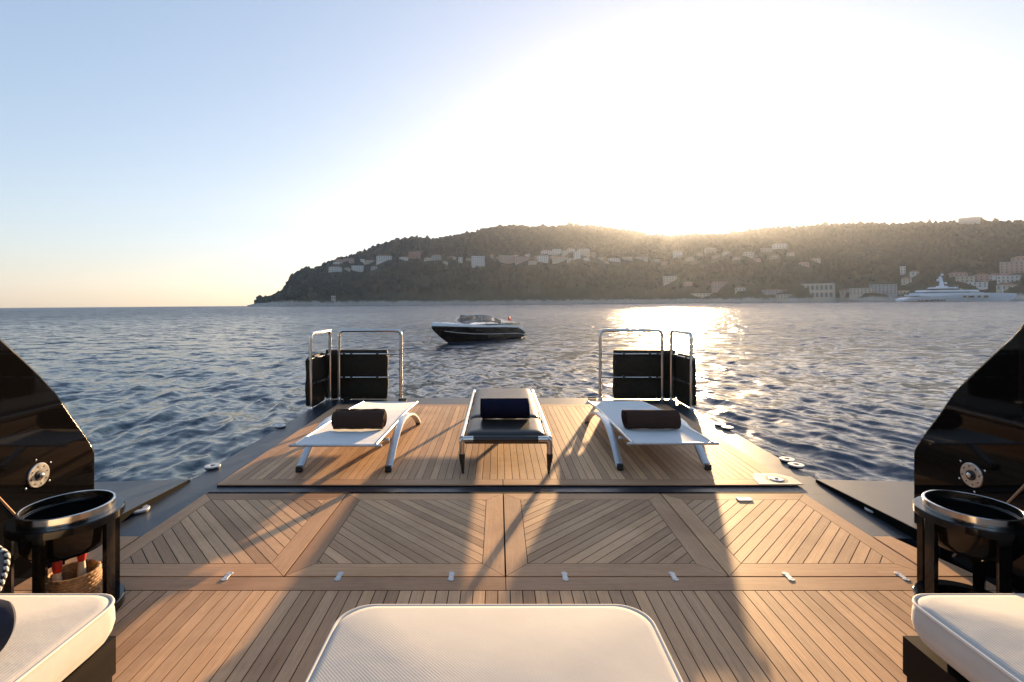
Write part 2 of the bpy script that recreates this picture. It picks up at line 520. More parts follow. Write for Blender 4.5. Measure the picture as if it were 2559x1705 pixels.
def bumpy(x, y):
    s = 0
    for k in range(14):
        w = 2 * math.pi / (34 * 1.32 ** k)
        a = _ph[k, 0]
        s = s + (1.32 ** k) * np.sin(w * (x * math.cos(a) + y * math.sin(a)) + _ph[k, 1])
    return s * 0.26
def ground(az, t):
    """height of the land at azimuth az, t = 0 shore, 1 ridge"""
    Rr = shore(az) + depth(az)
    top = np.maximum(0.0, np.tan(np.interp(az, _raz, _rel)) * Rr + SEA)
    top = top - np.minimum(5.0, top * 0.12)
    cl = np.clip(t / 0.035, 0, 1) * np.minimum(9.0, top * 0.5)
    body = np.where(t <= 1, np.clip(t, 0, 1) ** 0.72, 1 - 0.75 * np.clip(t - 1, 0, 2) ** 1.3)
    z = cl + (top - np.minimum(9.0, top * 0.5)) * body
    r = shore(az) + depth(az) * t
    x, y = r * np.sin(az), r * np.cos(az)
    w = np.clip(t * 5, 0, 1) * np.clip((1.0 - np.abs(t - 0.5) * 1.9), 0, 1)
    return x, y, z + bumpy(x, y) * w * np.clip(top / 80, 0.05, 1)
def make_headland():
    az = np.concatenate([np.linspace(AZ0, AZ0 + 0.25, 120), np.linspace(AZ0 + 0.253, R(52), 240), np.linspace(R(52.5), AZ1, 50)])
    t = np.concatenate([[-0.03, 0.0], np.linspace(0.006, 0.06, 10), np.linspace(0.075, 1.05, 60), np.linspace(1.15, 2.2, 10)])
    T, A = np.meshgrid(t, az, indexing='ij')
    x, y, z = ground(A, np.maximum(T, 0))
    rock = np.sin(A * 900 + T * 200) * np.sin(A * 377) * 3.2 * (T < 0.06) * (T > 0.002)
    z = np.where(T < 0, -4.0, np.where(T == 0, -0.5, z + rock))
    V = np.stack([x, y, z], -1).reshape(-1, 3)
    nt_, na = T.shape
    i, j = np.meshgrid(np.arange(nt_ - 1), np.arange(na - 1), indexing='ij')
    Q = np.stack([i * na + j, i * na + j + 1, (i + 1) * na + j + 1, (i + 1) * na + j], -1).reshape(-1, 4)[:, ::-1]
    me = bpy.data.meshes.new('headland')
    me.from_pydata(V.tolist(), [], Q.tolist())
    me.polygons.foreach_set('use_smooth', [True] * len(me.polygons))
    m, n, l, b = new_mat('headland')
    geo = n.new('ShaderNodeNewGeometry'); sep = n.new('ShaderNodeSeparateXYZ')
    l.new(geo.outputs['Position'], sep.inputs[0])
    t1 = noise(n, l, geo.outputs['Position'], 0.05, 6, 0.65)
    t2 = noise(n, l, mapping(n, l, geo.outputs['Position'], (1, 1, 2.5)), 0.25, 5, 0.7)
    scrub = ramp(n, l, t1.outputs[0], [(0.3, (0.028, 0.036, 0.022)), (0.55, (0.05, 0.058, 0.034)), (0.75, (0.11, 0.10, 0.07))])
    rock = ramp(n, l, t2.outputs[0], [(0.3, (0.22, 0.20, 0.18)), (0.5, (0.44, 0.41, 0.37)), (0.75, (0.60, 0.57, 0.52))])
    ma = n.new('ShaderNodeMath'); ma.operation = 'MULTIPLY_ADD'; ma.inputs[1].default_value = 14; l.new(t1.outputs[0], ma.inputs[0]); l.new(sep.outputs[2], ma.inputs[2])
    mr = n.new('ShaderNodeMapRange'); mr.inputs[1].default_value = 14; mr.inputs[2].default_value = 19
    l.new(ma.outputs[0], mr.inputs[0])
    l.new(mix(n, l, mr.outputs[0], rock, scrub), b.inputs['Base Color'])
    b.inputs['Roughness'].default_value = 0.95; b.inputs['Specular IOR Level'].default_value = 0.1
    me.materials.append(m)
    struct(link('headland', me), 'long wooded headland rising behind the bay with pale rocks along its shore')
make_headland()

def on_ridge(u, t=0.985):
    d = ray_sea(u, 600); az = math.atan2(d.x, d.y)
    return Vector([float(q) for q in ground(np.array(az), np.array(t))]), az

def place(u, v):
    """where the line of sight through a photograph pixel meets the hillside"""
    d = ray_sea(u, v); az = math.atan2(d.x, d.y); el = math.atan2(d.z, math.hypot(d.x, d.y))
    prev = None
    for k in range(1, 260):
        t = 0.004 + 1.1 * k / 260
        x, y, z = ground(np.array(az), np.array(t))
        e = math.atan2(float(z) - SEA, math.hypot(float(x), float(y)))
        if e >= el: break
    return Vector((float(x), float(y), float(z))), az

# ------------------------------------------------------------------ houses on the headland
HOUSE_COL = {'white': (0.62, 0.60, 0.57), 'cream': (0.52, 0.46, 0.37), 'pink': (0.46, 0.31, 0.25), 'terracotta': (0.36, 0.19, 0.13), 'grey': (0.36, 0.36, 0.36)}
for k, c in HOUSE_COL.items(): M['wall_' + k] = plain('wall_' + k, c, 0.85, var=0.1, scale=0.4)
M['roof_tile'] = plain('roof_tile', (0.26, 0.13, 0.085), 0.85, var=0.25, scale=0.8)
M['roof_grey'] = plain('roof_grey', (0.30, 0.29, 0.28), 0.8, var=0.15, scale=0.5)
M['pane'] = plain('pane', (0.10, 0.10, 0.10), 0.3)
M['shutter'] = plain('shutter', (0.12, 0.15, 0.13), 0.7)
ORD = ['first', 'second', 'third', 'fourth', 'fifth', 'sixth', 'seventh', 'eighth', 'ninth', 'tenth', 'eleventh', 'twelfth', 'thirteenth',
       'fourteenth', 'fifteenth', 'sixteenth', 'seventeenth', 'eighteenth', 'nineteenth', 'twentieth']
ORD += ['twenty-' + o_ for o_ in ORD[:9]] + ['thirtieth'] + ['thirty-' + o_ for o_ in ORD[:9]] + ['fortieth']
CLUSTERS = {
 'on the steep slope of the cape': [
  (848, 662, 17, 15, 'pink', 1), (871, 658, 27, 14, 'pink', 1), (843, 664, 20, 8, 'white', 0), (837, 680, 30, 15, 'white', 1), (867, 677, 13, 9, 'cream', 1),
  (893, 679, 28, 15, 'white', 0), (905, 660, 9, 12, 'white', 0), (923, 659, 24, 10, 'cream', 1), (960, 655, 38, 17, 'white', 1), (934, 675, 15, 11, 'grey', 1),
  (1008, 650, 20, 9, 'white', 1), (1035, 647, 29, 18, 'terracotta', 0)],
 'in the row halfway up the hill': [
  (1070, 652, 20, 9, 'cream', 1), (1093, 650, 24, 14, 'grey', 1), (1131, 648, 16, 8, 'cream', 1), (1151, 657, 10, 14, 'white', 0), (1229, 645, 9, 9, 'cream', 1),
  (1268, 660, 40, 21, 'pink', 0), (1305, 656, 34, 16, 'pink', 1), (1330, 662, 20, 12, 'cream', 1), (1356, 656, 26, 17, 'white', 0), (1368, 637, 28, 13, 'white', 1),
  (1392, 637, 22, 14, 'white', 0), (1400, 657, 38, 16, 'cream', 1), (1411, 640, 14, 13, 'cream', 0), (1426, 631, 18, 11, 'white', 1), (1441, 648, 16, 19, 'white', 0),
  (1457, 639, 28, 17, 'cream', 0), (1479, 643, 18, 12, 'pink', 1), (1535, 654, 30, 10, 'white', 1), (1567, 650, 24, 9, 'cream', 1),
  (1112, 660, 12, 8, 'cream', 1), (1173, 652, 14, 8, 'pink', 1), (1247, 650, 14, 9, 'cream', 1), (1286, 645, 16, 9, 'cream', 1), (1318, 643, 12, 8, 'white', 1),
  (1340, 648, 12, 9, 'pink', 1), (1380, 647, 12, 8, 'cream', 1), (1424, 654, 14, 10, 'cream', 1), (1466, 652, 14, 9, 'white', 1), (1500, 650, 14, 9, 'cream', 1), (1516, 659, 12, 8, 'pink', 1)],
 'on the hazy slope below the sun': [
  (1602, 650, 34, 10, 'cream', 1), (1675, 707, 32, 17, 'cream', 0), (1694, 641, 23, 15, 'white', 1), (1776, 630, 24, 12, 'cream', 1), (1803, 722, 46, 18, 'pink', 1),
  (1869, 643, 24, 12, 'cream', 0), (1916, 630, 26, 13, 'cream', 1), (1950, 622, 32, 15, 'white', 1),
  (1640, 655, 16, 9, 'cream', 1), (1660, 662, 14, 9, 'pink', 1), (1725, 652, 18, 10, 'cream', 1), (1748, 640, 14, 9, 'cream', 1), (1790, 645, 16, 9, 'pink', 1), (1815, 637, 14, 9, 'white', 1),
  (1840, 650, 16, 9, 'cream', 1), (1893, 655, 14, 9, 'pink', 1), (1935, 648, 18, 10, 'cream', 1), (1975, 640, 16, 10, 'cream', 1), (2010, 665, 22, 11, 'pink', 1), (2040, 655, 18, 10, 'cream', 1), (1720, 715, 20, 11, 'pink', 1), (1850, 728, 24, 11, 'cream', 1)],
 'along the far waterfront': [
  (1760, 748, 72, 12, 'cream', 0), (1941, 736, 76, 14, 'grey', 1), (1966, 750, 44, 11, 'cream', 0), (2115, 740, 24, 16, 'cream', 1),
  (2154, 740, 52, 17, 'cream', 0), (2208, 740, 54, 26, 'grey', 0), (2252, 738, 36, 12, 'cream', 1)],
 'above the distant white superyacht': [
  (2257, 687, 10, 21, 'white', 0), (2266, 711, 20, 18, 'cream', 1), (2287, 690, 16, 14, 'white', 1), (2396, 692, 34, 12, 'pink', 1), (2411, 707, 34, 16, 'cream', 0),
  (2453, 703, 30, 19, 'pink', 1), (2484, 701, 20, 17, 'white', 1), (2443, 721, 36, 14, 'white', 0), (2519, 708, 40, 18, 'white', 0), (2516, 728, 38, 17, 'cream', 1),
  (2535, 684, 54, 30, 'pink', 0), (2551, 658, 36, 18, 'pink', 1)],
}
CLEAR = []
def make_house(u, v, w, h, c, tiled, label, group, name='house', floors=None, arch=False):
    p, az = on_ridge(u) if name == 'hilltop_fort' else place(u, v)
    dist = math.hypot(p.x, p.y)
    k = dist / F / math.cos(az)**0 / math.sqrt(1 + ((u - CX) / F) ** 2) ** 1
    W, Ht = w * k / math.sqrt(1 + ((u - CX) / F) ** 2) * 1.0, h * k
    W = w * math.hypot(p.x, p.y) / F * math.cos(az); Ht = h * math.hypot(p.x, p.y) * math.cos(az) / F
    Dp = min(max(8.0, W * 0.6), 18)
    root = thing(name, label, 'house' if name == 'house' else 'building', p, group)
    yaw = -az + random.uniform(-0.3, 0.3)
    root.rotation_euler = (0, 0, yaw)
    OFF[root.name] = Vector((0, 0, 0))
    rh = min(Ht * 0.28, 3.5) if tiled else 0.8
    wallm = M['wall_' + c]
    MB().box((0, Dp / 2, (Ht - rh) / 2 - 5), (W, Dp, Ht - rh + 10)).build('wall', wallm, root)
    e = 0.5
    if tiled:
        z0 = Ht - rh
        r = MB()
        r.add([(-W / 2 - e, -e, z0), (W / 2 + e, -e, z0), (W / 2 + e, Dp + e, z0), (-W / 2 - e, Dp + e, z0),
               (-W / 2 + Dp * 0.35, Dp / 2, Ht), (W / 2 - Dp * 0.35, Dp / 2, Ht)] if W > Dp * 0.9 else
              [(-W / 2 - e, -e, z0), (W / 2 + e, -e, z0), (W / 2 + e, Dp + e, z0), (-W / 2 - e, Dp + e, z0), (0, Dp * 0.4, Ht), (0, Dp * 0.6, Ht)],
              [(0, 1, 5, 4), (1, 2, 5), (2, 3, 4, 5), (3, 0, 4), (3, 2, 1, 0)])
        r.build('roof', M['roof_tile'], root)
    else:
        MB().box((0, Dp / 2, Ht - rh / 2), (W + 2 * e, Dp + 2 * e, rh)).build('roof', M['roof_grey'] if c != 'white' else wallm, root)
    nf = floors or max(1, int((Ht - rh) / 4.2)); nw = max(2, min(9, int(W / 5.5)))
    fh = (Ht - rh) / nf
    wm = MB().box((0, 0, 0), (min(2.0, W / nw * 0.5), 0.3, fh * 0.55)).mesh('window', M['pane'])
    if arch:
        wd = W / nw * 0.6
        pts = [(-wd / 2, -fh * 0.35), (wd / 2, -fh * 0.35)] + [(wd / 2 * math.cos(a), fh * 0.12 + wd / 2 * math.sin(a)) for a in np.linspace(0.0, math.pi, 8)]
        b_ = MB(); nn = len(pts)
        b_.add([(x, -0.15, z) for x, z in pts] + [(x, 0.15, z) for x, z in pts],
               [tuple(range(nn)), tuple(range(2 * nn - 1, nn - 1, -1))] + [(i, nn + i, nn + (i + 1) % nn, (i + 1) % nn) for i in range(nn)])
        wm = b_.mesh('window', M['pane'])
    for a in range(nf if name != 'hilltop_fort' else 0):
        for q in range(nw):
            link('window', wm, root, (-W / 2 + W * (q + 0.5) / nw, -0.1, fh * (a + 0.5)))
    if W > 18 and not arch:
        MB().box((0, -1.2, fh * 0.98 if nf > 1 else 0.2), (W * 0.7, 2.2, 0.35)).build('terrace', wallm, root)
    CLEAR.append((p.x, p.y, W * 0.5 + 4))
    return root
for where, hs in CLUSTERS.items():
    for i, (u, v, w, h, c, tl) in enumerate(sorted(hs)):
        size = 'small' if w < 18 else ('long' if w > 44 else ('tall' if h > w * 0.8 else ('large' if w > 32 else 'mid-sized')))
        make_house(u, v, w, h, c, tl, f"{size} {c} {'tiled' if tl else 'flat-roofed'} house, {ORD[i]} from left {where}", 'houses ' + where)
make_house(1196, 667, 32, 27, 'white', 0, 'bright white four-storey block with dark window rows standing alone above the speedboat', None, 'apartment_block', 4)
make_house(2031, 750, 88, 37, 'cream', 0, 'long two-storey arcaded stone building on the far quay left of the superyacht', None, 'quay_building', 2, True)
make_house(2421, 553, 38, 17, 'grey', 0, 'low grey fort on the skyline above the superyacht', None, 'hilltop_fort', 1)
make_house(833, 752, 10, 12, 'cream', 0, 'tiny pale stone tower alone on the shore rocks of the cape', None, 'shore_tower', 1)
# lattice mast on the ridge
p, az = on_ridge(2132)
t = thing('radio_mast', 'thin dark radio mast standing on the skyline of the hill', 'mast', p)
b_ = MB()
for sx, sy in ((-1, -1), (1, -1), (1, 1), (-1, 1)):
    b_.cyl(p + Vector((sx * 1.6, sy * 1.6, -6)), p + Vector((sx * 0.4, sy * 0.4, 22)), 0.7, 0.5, 6)
for k in range(6):
    z = k * 3.0; r = 1.6 - k * 0.22
    b_.box(p + Vector((0, 0, z)), (2 * r, 2 * r, 0.3))
b_.build('lattice', M['black_matt'], t)
MB().box(p + Vector((0, 0, 19)), (3.2, 1.2, 2.2)).build('antenna_panel', M['black_matt'], t)
# quay along the right-hand shore
q = MB()
for k in range(60):
    a0, a1 = R(14) + (AZ1 * 0.75 - R(14)) * k / 60, R(14) + (AZ1 * 0.75 - R(14)) * (k + 1) / 60
    r0, r1 = float(shore(a0)), float(shore(a1))
    P = [(r0 - 5) * 1.0, (r1 - 5)]
    vs = []
    for a, r in ((a0, r0), (a1, r1)):
        for dr_, z in ((-6, -3), (-6, 2.2), (12, 2.2), (12, -3)):
            vs.append(((r + dr_) * math.sin(a), (r + dr_) * math.cos(a), z))
    q.add(vs, [(1, 0, 4, 5), (2, 1, 5, 6), (3, 2, 6, 7)])
q.build('quay', M['wall_grey'])['kind'] = 'structure'

# ------------------------------------------------------------------ forest (a far-off wood that reads as one mass)
def make_forest():
    ico = bmesh.new(); bmesh.ops.create_icosphere(ico, subdivisions=1, radius=1.0)
    bv = np.array([v.co[:] for v in ico.verts]); bf = np.array([[v.index for v in f.verts] for f in ico.faces]); ico.free()
    N = 24000
    az = AZ0 + 0.012 + (R(56) - AZ0) * rng.random(N) ** 1.0
    t = 0.05 + 1.0 * rng.random(N) ** 0.9
    edge = rng.random(N) < 0.10
    t = np.where(edge, rng.uniform(0.94, 1.03, N), t)
    x, y, z = ground(az, t)
    keep = z > 7
    # clearings, terraces and rocky breaks in the wood
    glade = np.sin(x * 0.031 + 1.7 * np.sin(y * 0.011)) * np.sin(y * 0.027 + 1.3 * np.sin(x * 0.017)) + 0.6 * np.sin(x * 0.083 + y * 0.06)
    keep &= (glade < 0.86) | (rng.random(N) < 0.2)
    for cx, cy, cr in CLEAR:
        # the slope in front of and around a house is kept open
        dx, dy = x - cx, y - cy
        d = math.hypot(cx, cy); ux, uy = cx / d, cy / d
        along = dx * ux + dy * uy; across = np.abs(-dx * uy + dy * ux)
        keep &= ~((across < cr) & (along > -26) & (along < 14))
    x, y, z = x[keep], y[keep], z[keep]
    N = len(x)
    s = rng.uniform(2.2, 5.4, N) * (0.7 + 0.5 * rng.random(N)) * np.where(rng.random(N) < 0.12, 1.4, 1.0) * 0.92; tall = rng.uniform(0.6, 1.7, N)
    jit = 1 + rng.normal(0, 0.20, (N, len(bv)))
    V = bv[None] * jit[..., None] * s[:, None, None]
    V[:, :, 2] *= tall[:, None]
    V += np.stack([x, y, z + s * tall * 0.45], -1)[:, None, :]
    Fc = bf[None] + (np.arange(N) * len(bv))[:, None, None]
    me = bpy.data.meshes.new('forest')
    V = V.reshape(-1, 3); Fc = Fc.reshape(-1, 3)
    me.vertices.add(len(V)); me.vertices.foreach_set('co', V.astype(np.float32).ravel())
    me.loops.add(Fc.size); me.loops.foreach_set('vertex_index', Fc.astype(np.int32).ravel())
    me.polygons.add(len(Fc)); me.polygons.foreach_set('loop_start', np.arange(0, Fc.size, 3, dtype=np.int32))
    me.update(calc_edges=True)
    at = me.attributes.new('tone', 'FLOAT', 'POINT')
    stand = 0.5 + 0.5 * np.sin(x * 0.013 + 2 * np.sin(y * 0.009)) * np.sin(y * 0.015 + x * 0.004)
    at.data.foreach_set('value', np.repeat(np.clip(rng.random(N) * 0.6 + stand * 0.4, 0, 1), len(bv)).astype(np.float32))
    m, n, l, b = new_mat('foliage')
    a = n.new('ShaderNodeAttribute'); a.attribute_name = 'tone'
    geo = n.new('ShaderNodeNewGeometry')
    t2 = noise(n, l, geo.outputs['Position'], 0.6, 3, 0.7)
    c0 = ramp(n, l, a.outputs['Fac'], [(0.0, (0.014, 0.024, 0.020)), (0.5, (0.026, 0.040, 0.029)), (0.85, (0.046, 0.058, 0.038)), (1.0, (0.080, 0.080, 0.055))])
    l.new(mix(n, l, 0.5, c0, ramp(n, l, t2.outputs[0], [(0.3, (0.5, 0.5, 0.5)), (0.7, (1.4, 1.4, 1.3))]), 'MULTIPLY'), b.inputs['Base Color'])
    b.inputs['Roughness'].default_value = 0.95; b.inputs['Specular IOR Level'].default_value = 0.1
    me.materials.append(m)
    o = link('forest', me)
    o['kind'] = 'stuff'; o['label'] = 'dark green pine and scrub woods covering the headland'; o['category'] = 'forest'
make_forest()

# ================================================================== the yacht's stern (deck frame, lengths in units of H)
YO = []                                    # top-level objects that ride on the yacht
def ythings(name, label, cat, loc=(0, 0, 0), group=None):
    o = thing(name, label, cat, loc, group); YO.append(o); return o
def hv(*a): return tuple(x * H for x in a)
GAP = 0.0045
PITCH = 0.0418 * H

# ---- lower deck: fore-and-aft planks
deck = thing('deck', 'teak plank deck with dark caulked seams in the foreground', 'deck'); deck['kind'] = 'structure'; del deck['category']
YO.append(deck)
MB().box((0, -0.2 * H, -0.0235), (3.5 * H, 4.0 * H, 0.044)).build('caulking', M['caulk'], deck)
Y_END = 1.7236 * H
pl_len = Y_END + 1.3 * H
def plank_mesh(w, length, m, t=0.008):
    return MB().prism([(-w / 2, -length / 2), (w / 2, -length / 2), (w / 2, length / 2), (-w / 2, length / 2)], -t, 0).mesh('plank', m)
me = plank_mesh(PITCH - GAP, pl_len, M['teak'])
k = 0
x = -1.70 * H
while x < 1.70 * H:
    link('plank', me, deck, (x + PITCH / 2, Y_END - pl_len / 2 - 0.002, 0)); x += PITCH
def plank_poly(poly, m, parent, along=None, name='plank'):
    """a plank of any outline; its local Y runs along the grain"""
    cx = sum(p[0] for p in poly) / len(poly); cy = sum(p[1] for p in poly) / len(poly)
    a = along if along is not None else 0.0            # angle of the grain from +Y (rotation about z)
    ca, sa = math.cos(-a), math.sin(-a)
    loc = [((p[0] - cx) * ca - (p[1] - cy) * sa, (p[0] - cx) * sa + (p[1] - cy) * ca) for p in poly]
    if area(loc) < 0: loc = loc[::-1]
    o = link(name, MB().prism(loc, -0.008, 0).mesh(name, m), parent, (cx, cy, 0))
    o.rotation_euler = (0, 0, a)
    return o
# margin board along the hinge line, two lengths butted on the centre line
for x0, x1 in ((-1.70 * H, -0.002), (0.002, 1.70 * H)):
    plank_poly([(x0, Y_END + 0.004), (x1, Y_END + 0.004), (x1, 1.806 * H), (x0, 1.806 * H)], M['teak_border'], deck, R(90), 'margin_board')
# boards outboard of the hatches
for s in (-1, 1):
    xo = 1.532 * H if s < 0 else 1.547 * H
    pts = [(s * xo, 1.815 * H), (s * 1.70 * H, 1.815 * H), (s * 1.62 * H, 2.115 * H), (s * xo, 2.115 * H)]
    plank_poly(pts, M['teak_border'], deck, 0.0, 'margin_board')
# ---- four hatch panels with mitred frames and diagonal planks
XB = [-1.525 * H, -0.797 * H, 0, 0.803 * H, 1.540 * H]
YN, YF = 1.813 * H, 2.578 * H
MB().box((0.0075 * H, (YN + YF) / 2 + 0.02 * H, -0.031), (3.068 * H, YF - YN + 0.035 * H, 0.0442)).build('hatch_bed', M['caulk'], deck)
for q in range(4):
    x0, x1 = XB[q] + 0.003, XB[q + 1] - 0.003
    bl = (0.072 if q == 0 else 0.083) * H; br = (0.072 if q == 3 else 0.083) * H
    bn, bf = 0.086 * H, 0.078 * H
    hp = MB().box(((x0 + x1) / 2, (YN + YF) / 2, -0.0075), (x1 - x0 - 0.01, YF - YN - 0.01, 0.012)).build('hatch_panel', M['caulk'], deck)
    O_ = [(x0, YN), (x1, YN), (x1, YF), (x0, YF)]
    I_ = [(x0 + bl, YN + bn), (x1 - br, YN + bn), (x1 - br, YF - bf), (x0 + bl, YF - bf)]
    for i in range(4):
        j = (i + 1) % 4
        poly = inset([O_[i], O_[j], I_[j], I_[i]], GAP * 0.35)
        plank_poly(poly, M['teak_border'], hp, R(90) if i % 2 == 0 else 0.0, 'margin_board')
    A, Bp = (I_[3], I_[1]) if q < 2 else (I_[0], I_[2])
    dv = (Vector(Bp) - Vector(A)).normalized(); nv = Vector((-dv.y, dv.x))
    ang = math.atan2(dv.y, dv.x) - R(90)
    for i in range(-16, 16):
        lo, hi = i * PITCH + GAP / 2, (i + 1) * PITCH - GAP / 2
        pa, pb = Vector(A) + nv * lo, Vector(A) + nv * hi
        poly = inset(I_, GAP * 0.5)
        poly = clip_poly(poly, tuple(pa), tuple(pa + dv))
        if len(poly) > 2: poly = clip_poly(poly, tuple(pb + dv), tuple(pb))
        if len(poly) > 2 and abs(area(poly)) > 0.00006:
            plank_poly(poly, M['teak'], hp, ang)
# hinges across the dark joint
hg = MB()
hgp = [(0.014 * math.cos(a), 0.032 + 0.018 * math.sin(a)) for a in np.linspace(-0.7, math.pi + 0.7, 12)] + \
      [(0.014 * math.cos(a), -0.032 + 0.018 * math.sin(a)) for a in np.linspace(math.pi - 0.7, 2 * math.pi + 0.7, 12)]
hgp = [(x * 1.20, y * 0.86) for x, y in hgp]
hg.prism(hgp, -0.004, 0.0025, 0.001)
for sy in (-1, 1):
    for sx in (-0.35, 0.35):
        hg.lathe([(0.004, 0.002), (0.004, 0.0034), (0.001, 0.0036)], (sx * 0.02, sy * 0.027 + sx * 0.02, 0), 8)
hme = hg.mesh('hinge', M['fitting'])
for hx_ in (-1.0, -0.598, -0.195, 0.213, 0.603, 1.0145, 1.423):
    link('hinge', hme, deck, (hx_ * H, 1.8095 * H, 0.001))
# flush latch plate on the right-hand hatch
c = on_deck(1860, 1249)
MB().box((c.x, c.y, 0.004), (0.100, 0.055, 0.006)).build('latch_plate', M['white_metal'], deck)
MB().lathe([(0.006, 0.004), (0.006, 0.0075), (0.002, 0.0078)], (c.x, c.y, 0), 12).build('latch_screw', M['black_matt'], deck)

# ---- swim platform: grey non-skid surround, raised teak field
plat = thing('swim_platform', 'low stern bathing platform of teak with a dark grey surround', 'platform'); plat['kind'] = 'structure'; del plat['category']
YO.append(plat)
GXL, GXR, GY0, GY1 = -1.73 * H, 1.745 * H, 2.122 * H, 5.10 * H
gz = -0.016
b_ = MB()
b_.box(((GXL + GXR) / 2, (2.60 * H + GY1) / 2, gz - 0.16), (GXR - GXL, GY1 - 2.60 * H, 0.32))
b_.build('platform_slab', M['nonskid'], plat)
for s in (-1, 1):
    xi_, xo_ = ((-1.538 * H, GXL) if s < 0 else (1.553 * H, GXR))
    MB().box(((xi_ + xo_) / 2, (GY0 + 2.60 * H) / 2 - 0.001, gz - 0.16), (abs(xo_ - xi_), 2.60 * H - GY0, 0.3196)).build('side_slab', M['nonskid'], plat)
TL, TX, TY0, TY1 = -1.535 * H, 1.558 * H, 2.70 * H, 4.74 * H
MB().box(((TL + TX) / 2, (TY0 + TY1) / 2, -0.0090), (TX - TL - 0.004, TY1 - TY0 - 0.004, 0.015)).build('teak_bed', M['caulk'], plat)
bw = 0.082 * H
O_ = [(TL, TY0), (TX, TY0), (TX, TY1), (TL, TY1)]
I_ = [(TL + bw, TY0 + bw), (TX - bw, TY0 + bw), (TX - bw, TY1 - bw), (TL + bw, TY1 - bw)]
for i in range(4):
    j = (i + 1) % 4
    if i % 2 == 0:           # fore and aft boards are butted on the centre line
        ym = [(0, O_[i][1]), (0, I_[i][1])]
        sg = 1 if i == 0 else -1
        for A, B, C, D_ in ((O_[i], (-0.002 * sg, O_[i][1]), (-0.002 * sg, I_[i][1]), I_[i]), ((0.002 * sg, O_[i][1]), O_[j], I_[j], (0.002 * sg, I_[i][1]))):
            plank_poly(inset([A, B, C, D_], 0.0012), M['teak_border'], plat, R(90), 'margin_board')
    else:
        plank_poly(inset([O_[i], O_[j], I_[j], I_[i]], 0.0012), M['teak_border'], plat, 0.0, 'margin_board')
Lp = TY1 - TY0 - 2 * bw - GAP
me = plank_mesh(PITCH - GAP * 0.9, Lp, M['teak'])
nP = int((TX - TL - 2 * bw) / PITCH)
x = (TL + TX) / 2 - (nP * PITCH) / 2
for i in range(nP):
    link('plank', me, plat, (x + PITCH / 2, (TY0 + TY1) / 2, 0)); x += PITCH
# round flush locker lid let into the corner plate
c = on_deck(1935, 1194)
cp = [(c.x - 0.20, TY0 + 0.004), (c.x + 0.145, TY0 + 0.004), (c.x + 0.145, TY0 + 0.16), (c.x + 0.06, TY0 + 0.25), (c.x - 0.12, TY0 + 0.25), (c.x - 0.18, TY0 + 0.14)]
lp = MB().prism(cp, -0.004, 0.003, 0.001).build('corner_plate', M['plate_light'], plat)
lc = Vector((c.x - 0.005, TY0 + 0.115, 0))
MB().ring(lc, 0.056, 0.080, 0.002, 0.0042, 40).build('recess_shade', M['black_matt'], lp)  # flat black ring paints the shadow of the recess round the lid
MB().lathe([(0.056, 0.002), (0.056, 0.0065), (0.05, 0.008)], lc, 32).build('lid', M['white_metal'], lp)
MB().lathe([(0.012, 0.007), (0.012, 0.0115), (0.009, 0.013)], lc, 16).build('lid_knob', M['black_matt'], lp)
# ring fittings on the grey surround
rf = MB()
rf.ring((0, 0, 0), 0.020, 0.064, 0.012, 0.024, 36, 0.004)
fit_me = rf.mesh('ring_fitting', M['fitting'], smooth=40)
rb = MB().ring((0, 0, 0), 0.022, 0.058, -0.001, 0.013, 36).mesh('fitting_base', M['rubber'])
for u, v in ((347, 1279), (531, 1170), (700, 1068), (2189, 1281), (1967, 1153), (1990, 1167), (1799, 1064), (1818, 1072)):
    p = on_deck(u, v, gz)
    o = link('ring_fitting', fit_me, plat, p)
    ob = link('fitting_base', rb, o, None); ob.location = (0, 0, 0)
# small cleat plates at the far edge
for u, v in ((868, 1000), (1232, 998), (1006, 1003), (1480, 1000)):
    p = on_deck(u, v, gz)
    b_ = MB(); b_.box(p + Vector((0, 0, 0.008)), (0.11, 0.05, 0.018)); b_.cyl(p + Vector((-0.06, 0, 0.03)), p + Vector((0.06, 0, 0.03)), 0.010, n=8)
    b_.build('cleat', M['rubber'], plat)
# side wings, a step above the surround
for s in (-1, 1):
    x0, x1 = s * 1.725 * H, s * 2.9 * H
    b_ = MB()
    P = [(x0, 2.05 * H, 0.052), (x1, 2.05 * H, 0.052), (x1, 2.66 * H, 0.012), (x0, 2.775 * H, 0.004)]
    b_.add(P + [(a, b2, -0.30) for a, b2, _ in P], [(0, 1, 2, 3), (7, 6, 5, 4), (0, 4, 5, 1), (1, 5, 6, 2), (2, 6, 7, 3), (3, 7, 4, 0)])
    wp = b_.build('wing_plate', M['nonskid'], plat)
    xi = x0 - s * 0.006
    MB().add([(xi, 2.05 * H, 0.048), (xi, 2.775 * H, 0.001), (xi, 2.775 * H, -0.02), (xi, 2.05 * H, -0.02), (x0 + s * 0.001, 2.05 * H, 0.048), (x0 + s * 0.001, 2.775 * H, 0.001), (x0 + s * 0.001, 2.775 * H, -0.02), (x0 + s * 0.001, 2.05 * H, -0.02)],
             [(0, 1, 2, 3), (7, 6, 5, 4), (0, 4, 5, 1), (1, 5, 6, 2), (2, 6, 7, 3), (3, 7, 4, 0)]).build('edge_strip', M['flat_black'], wp)
# hull below
hull = MB()
hull.box((0, -0.35 * H, -0.75), (3.53 * H, 4.9 * H, 1.38))
YO.append(tag(hull.build('stern_hull', M['hull_black']), 'black hull of the yacht below the teak deck', 'hull'))

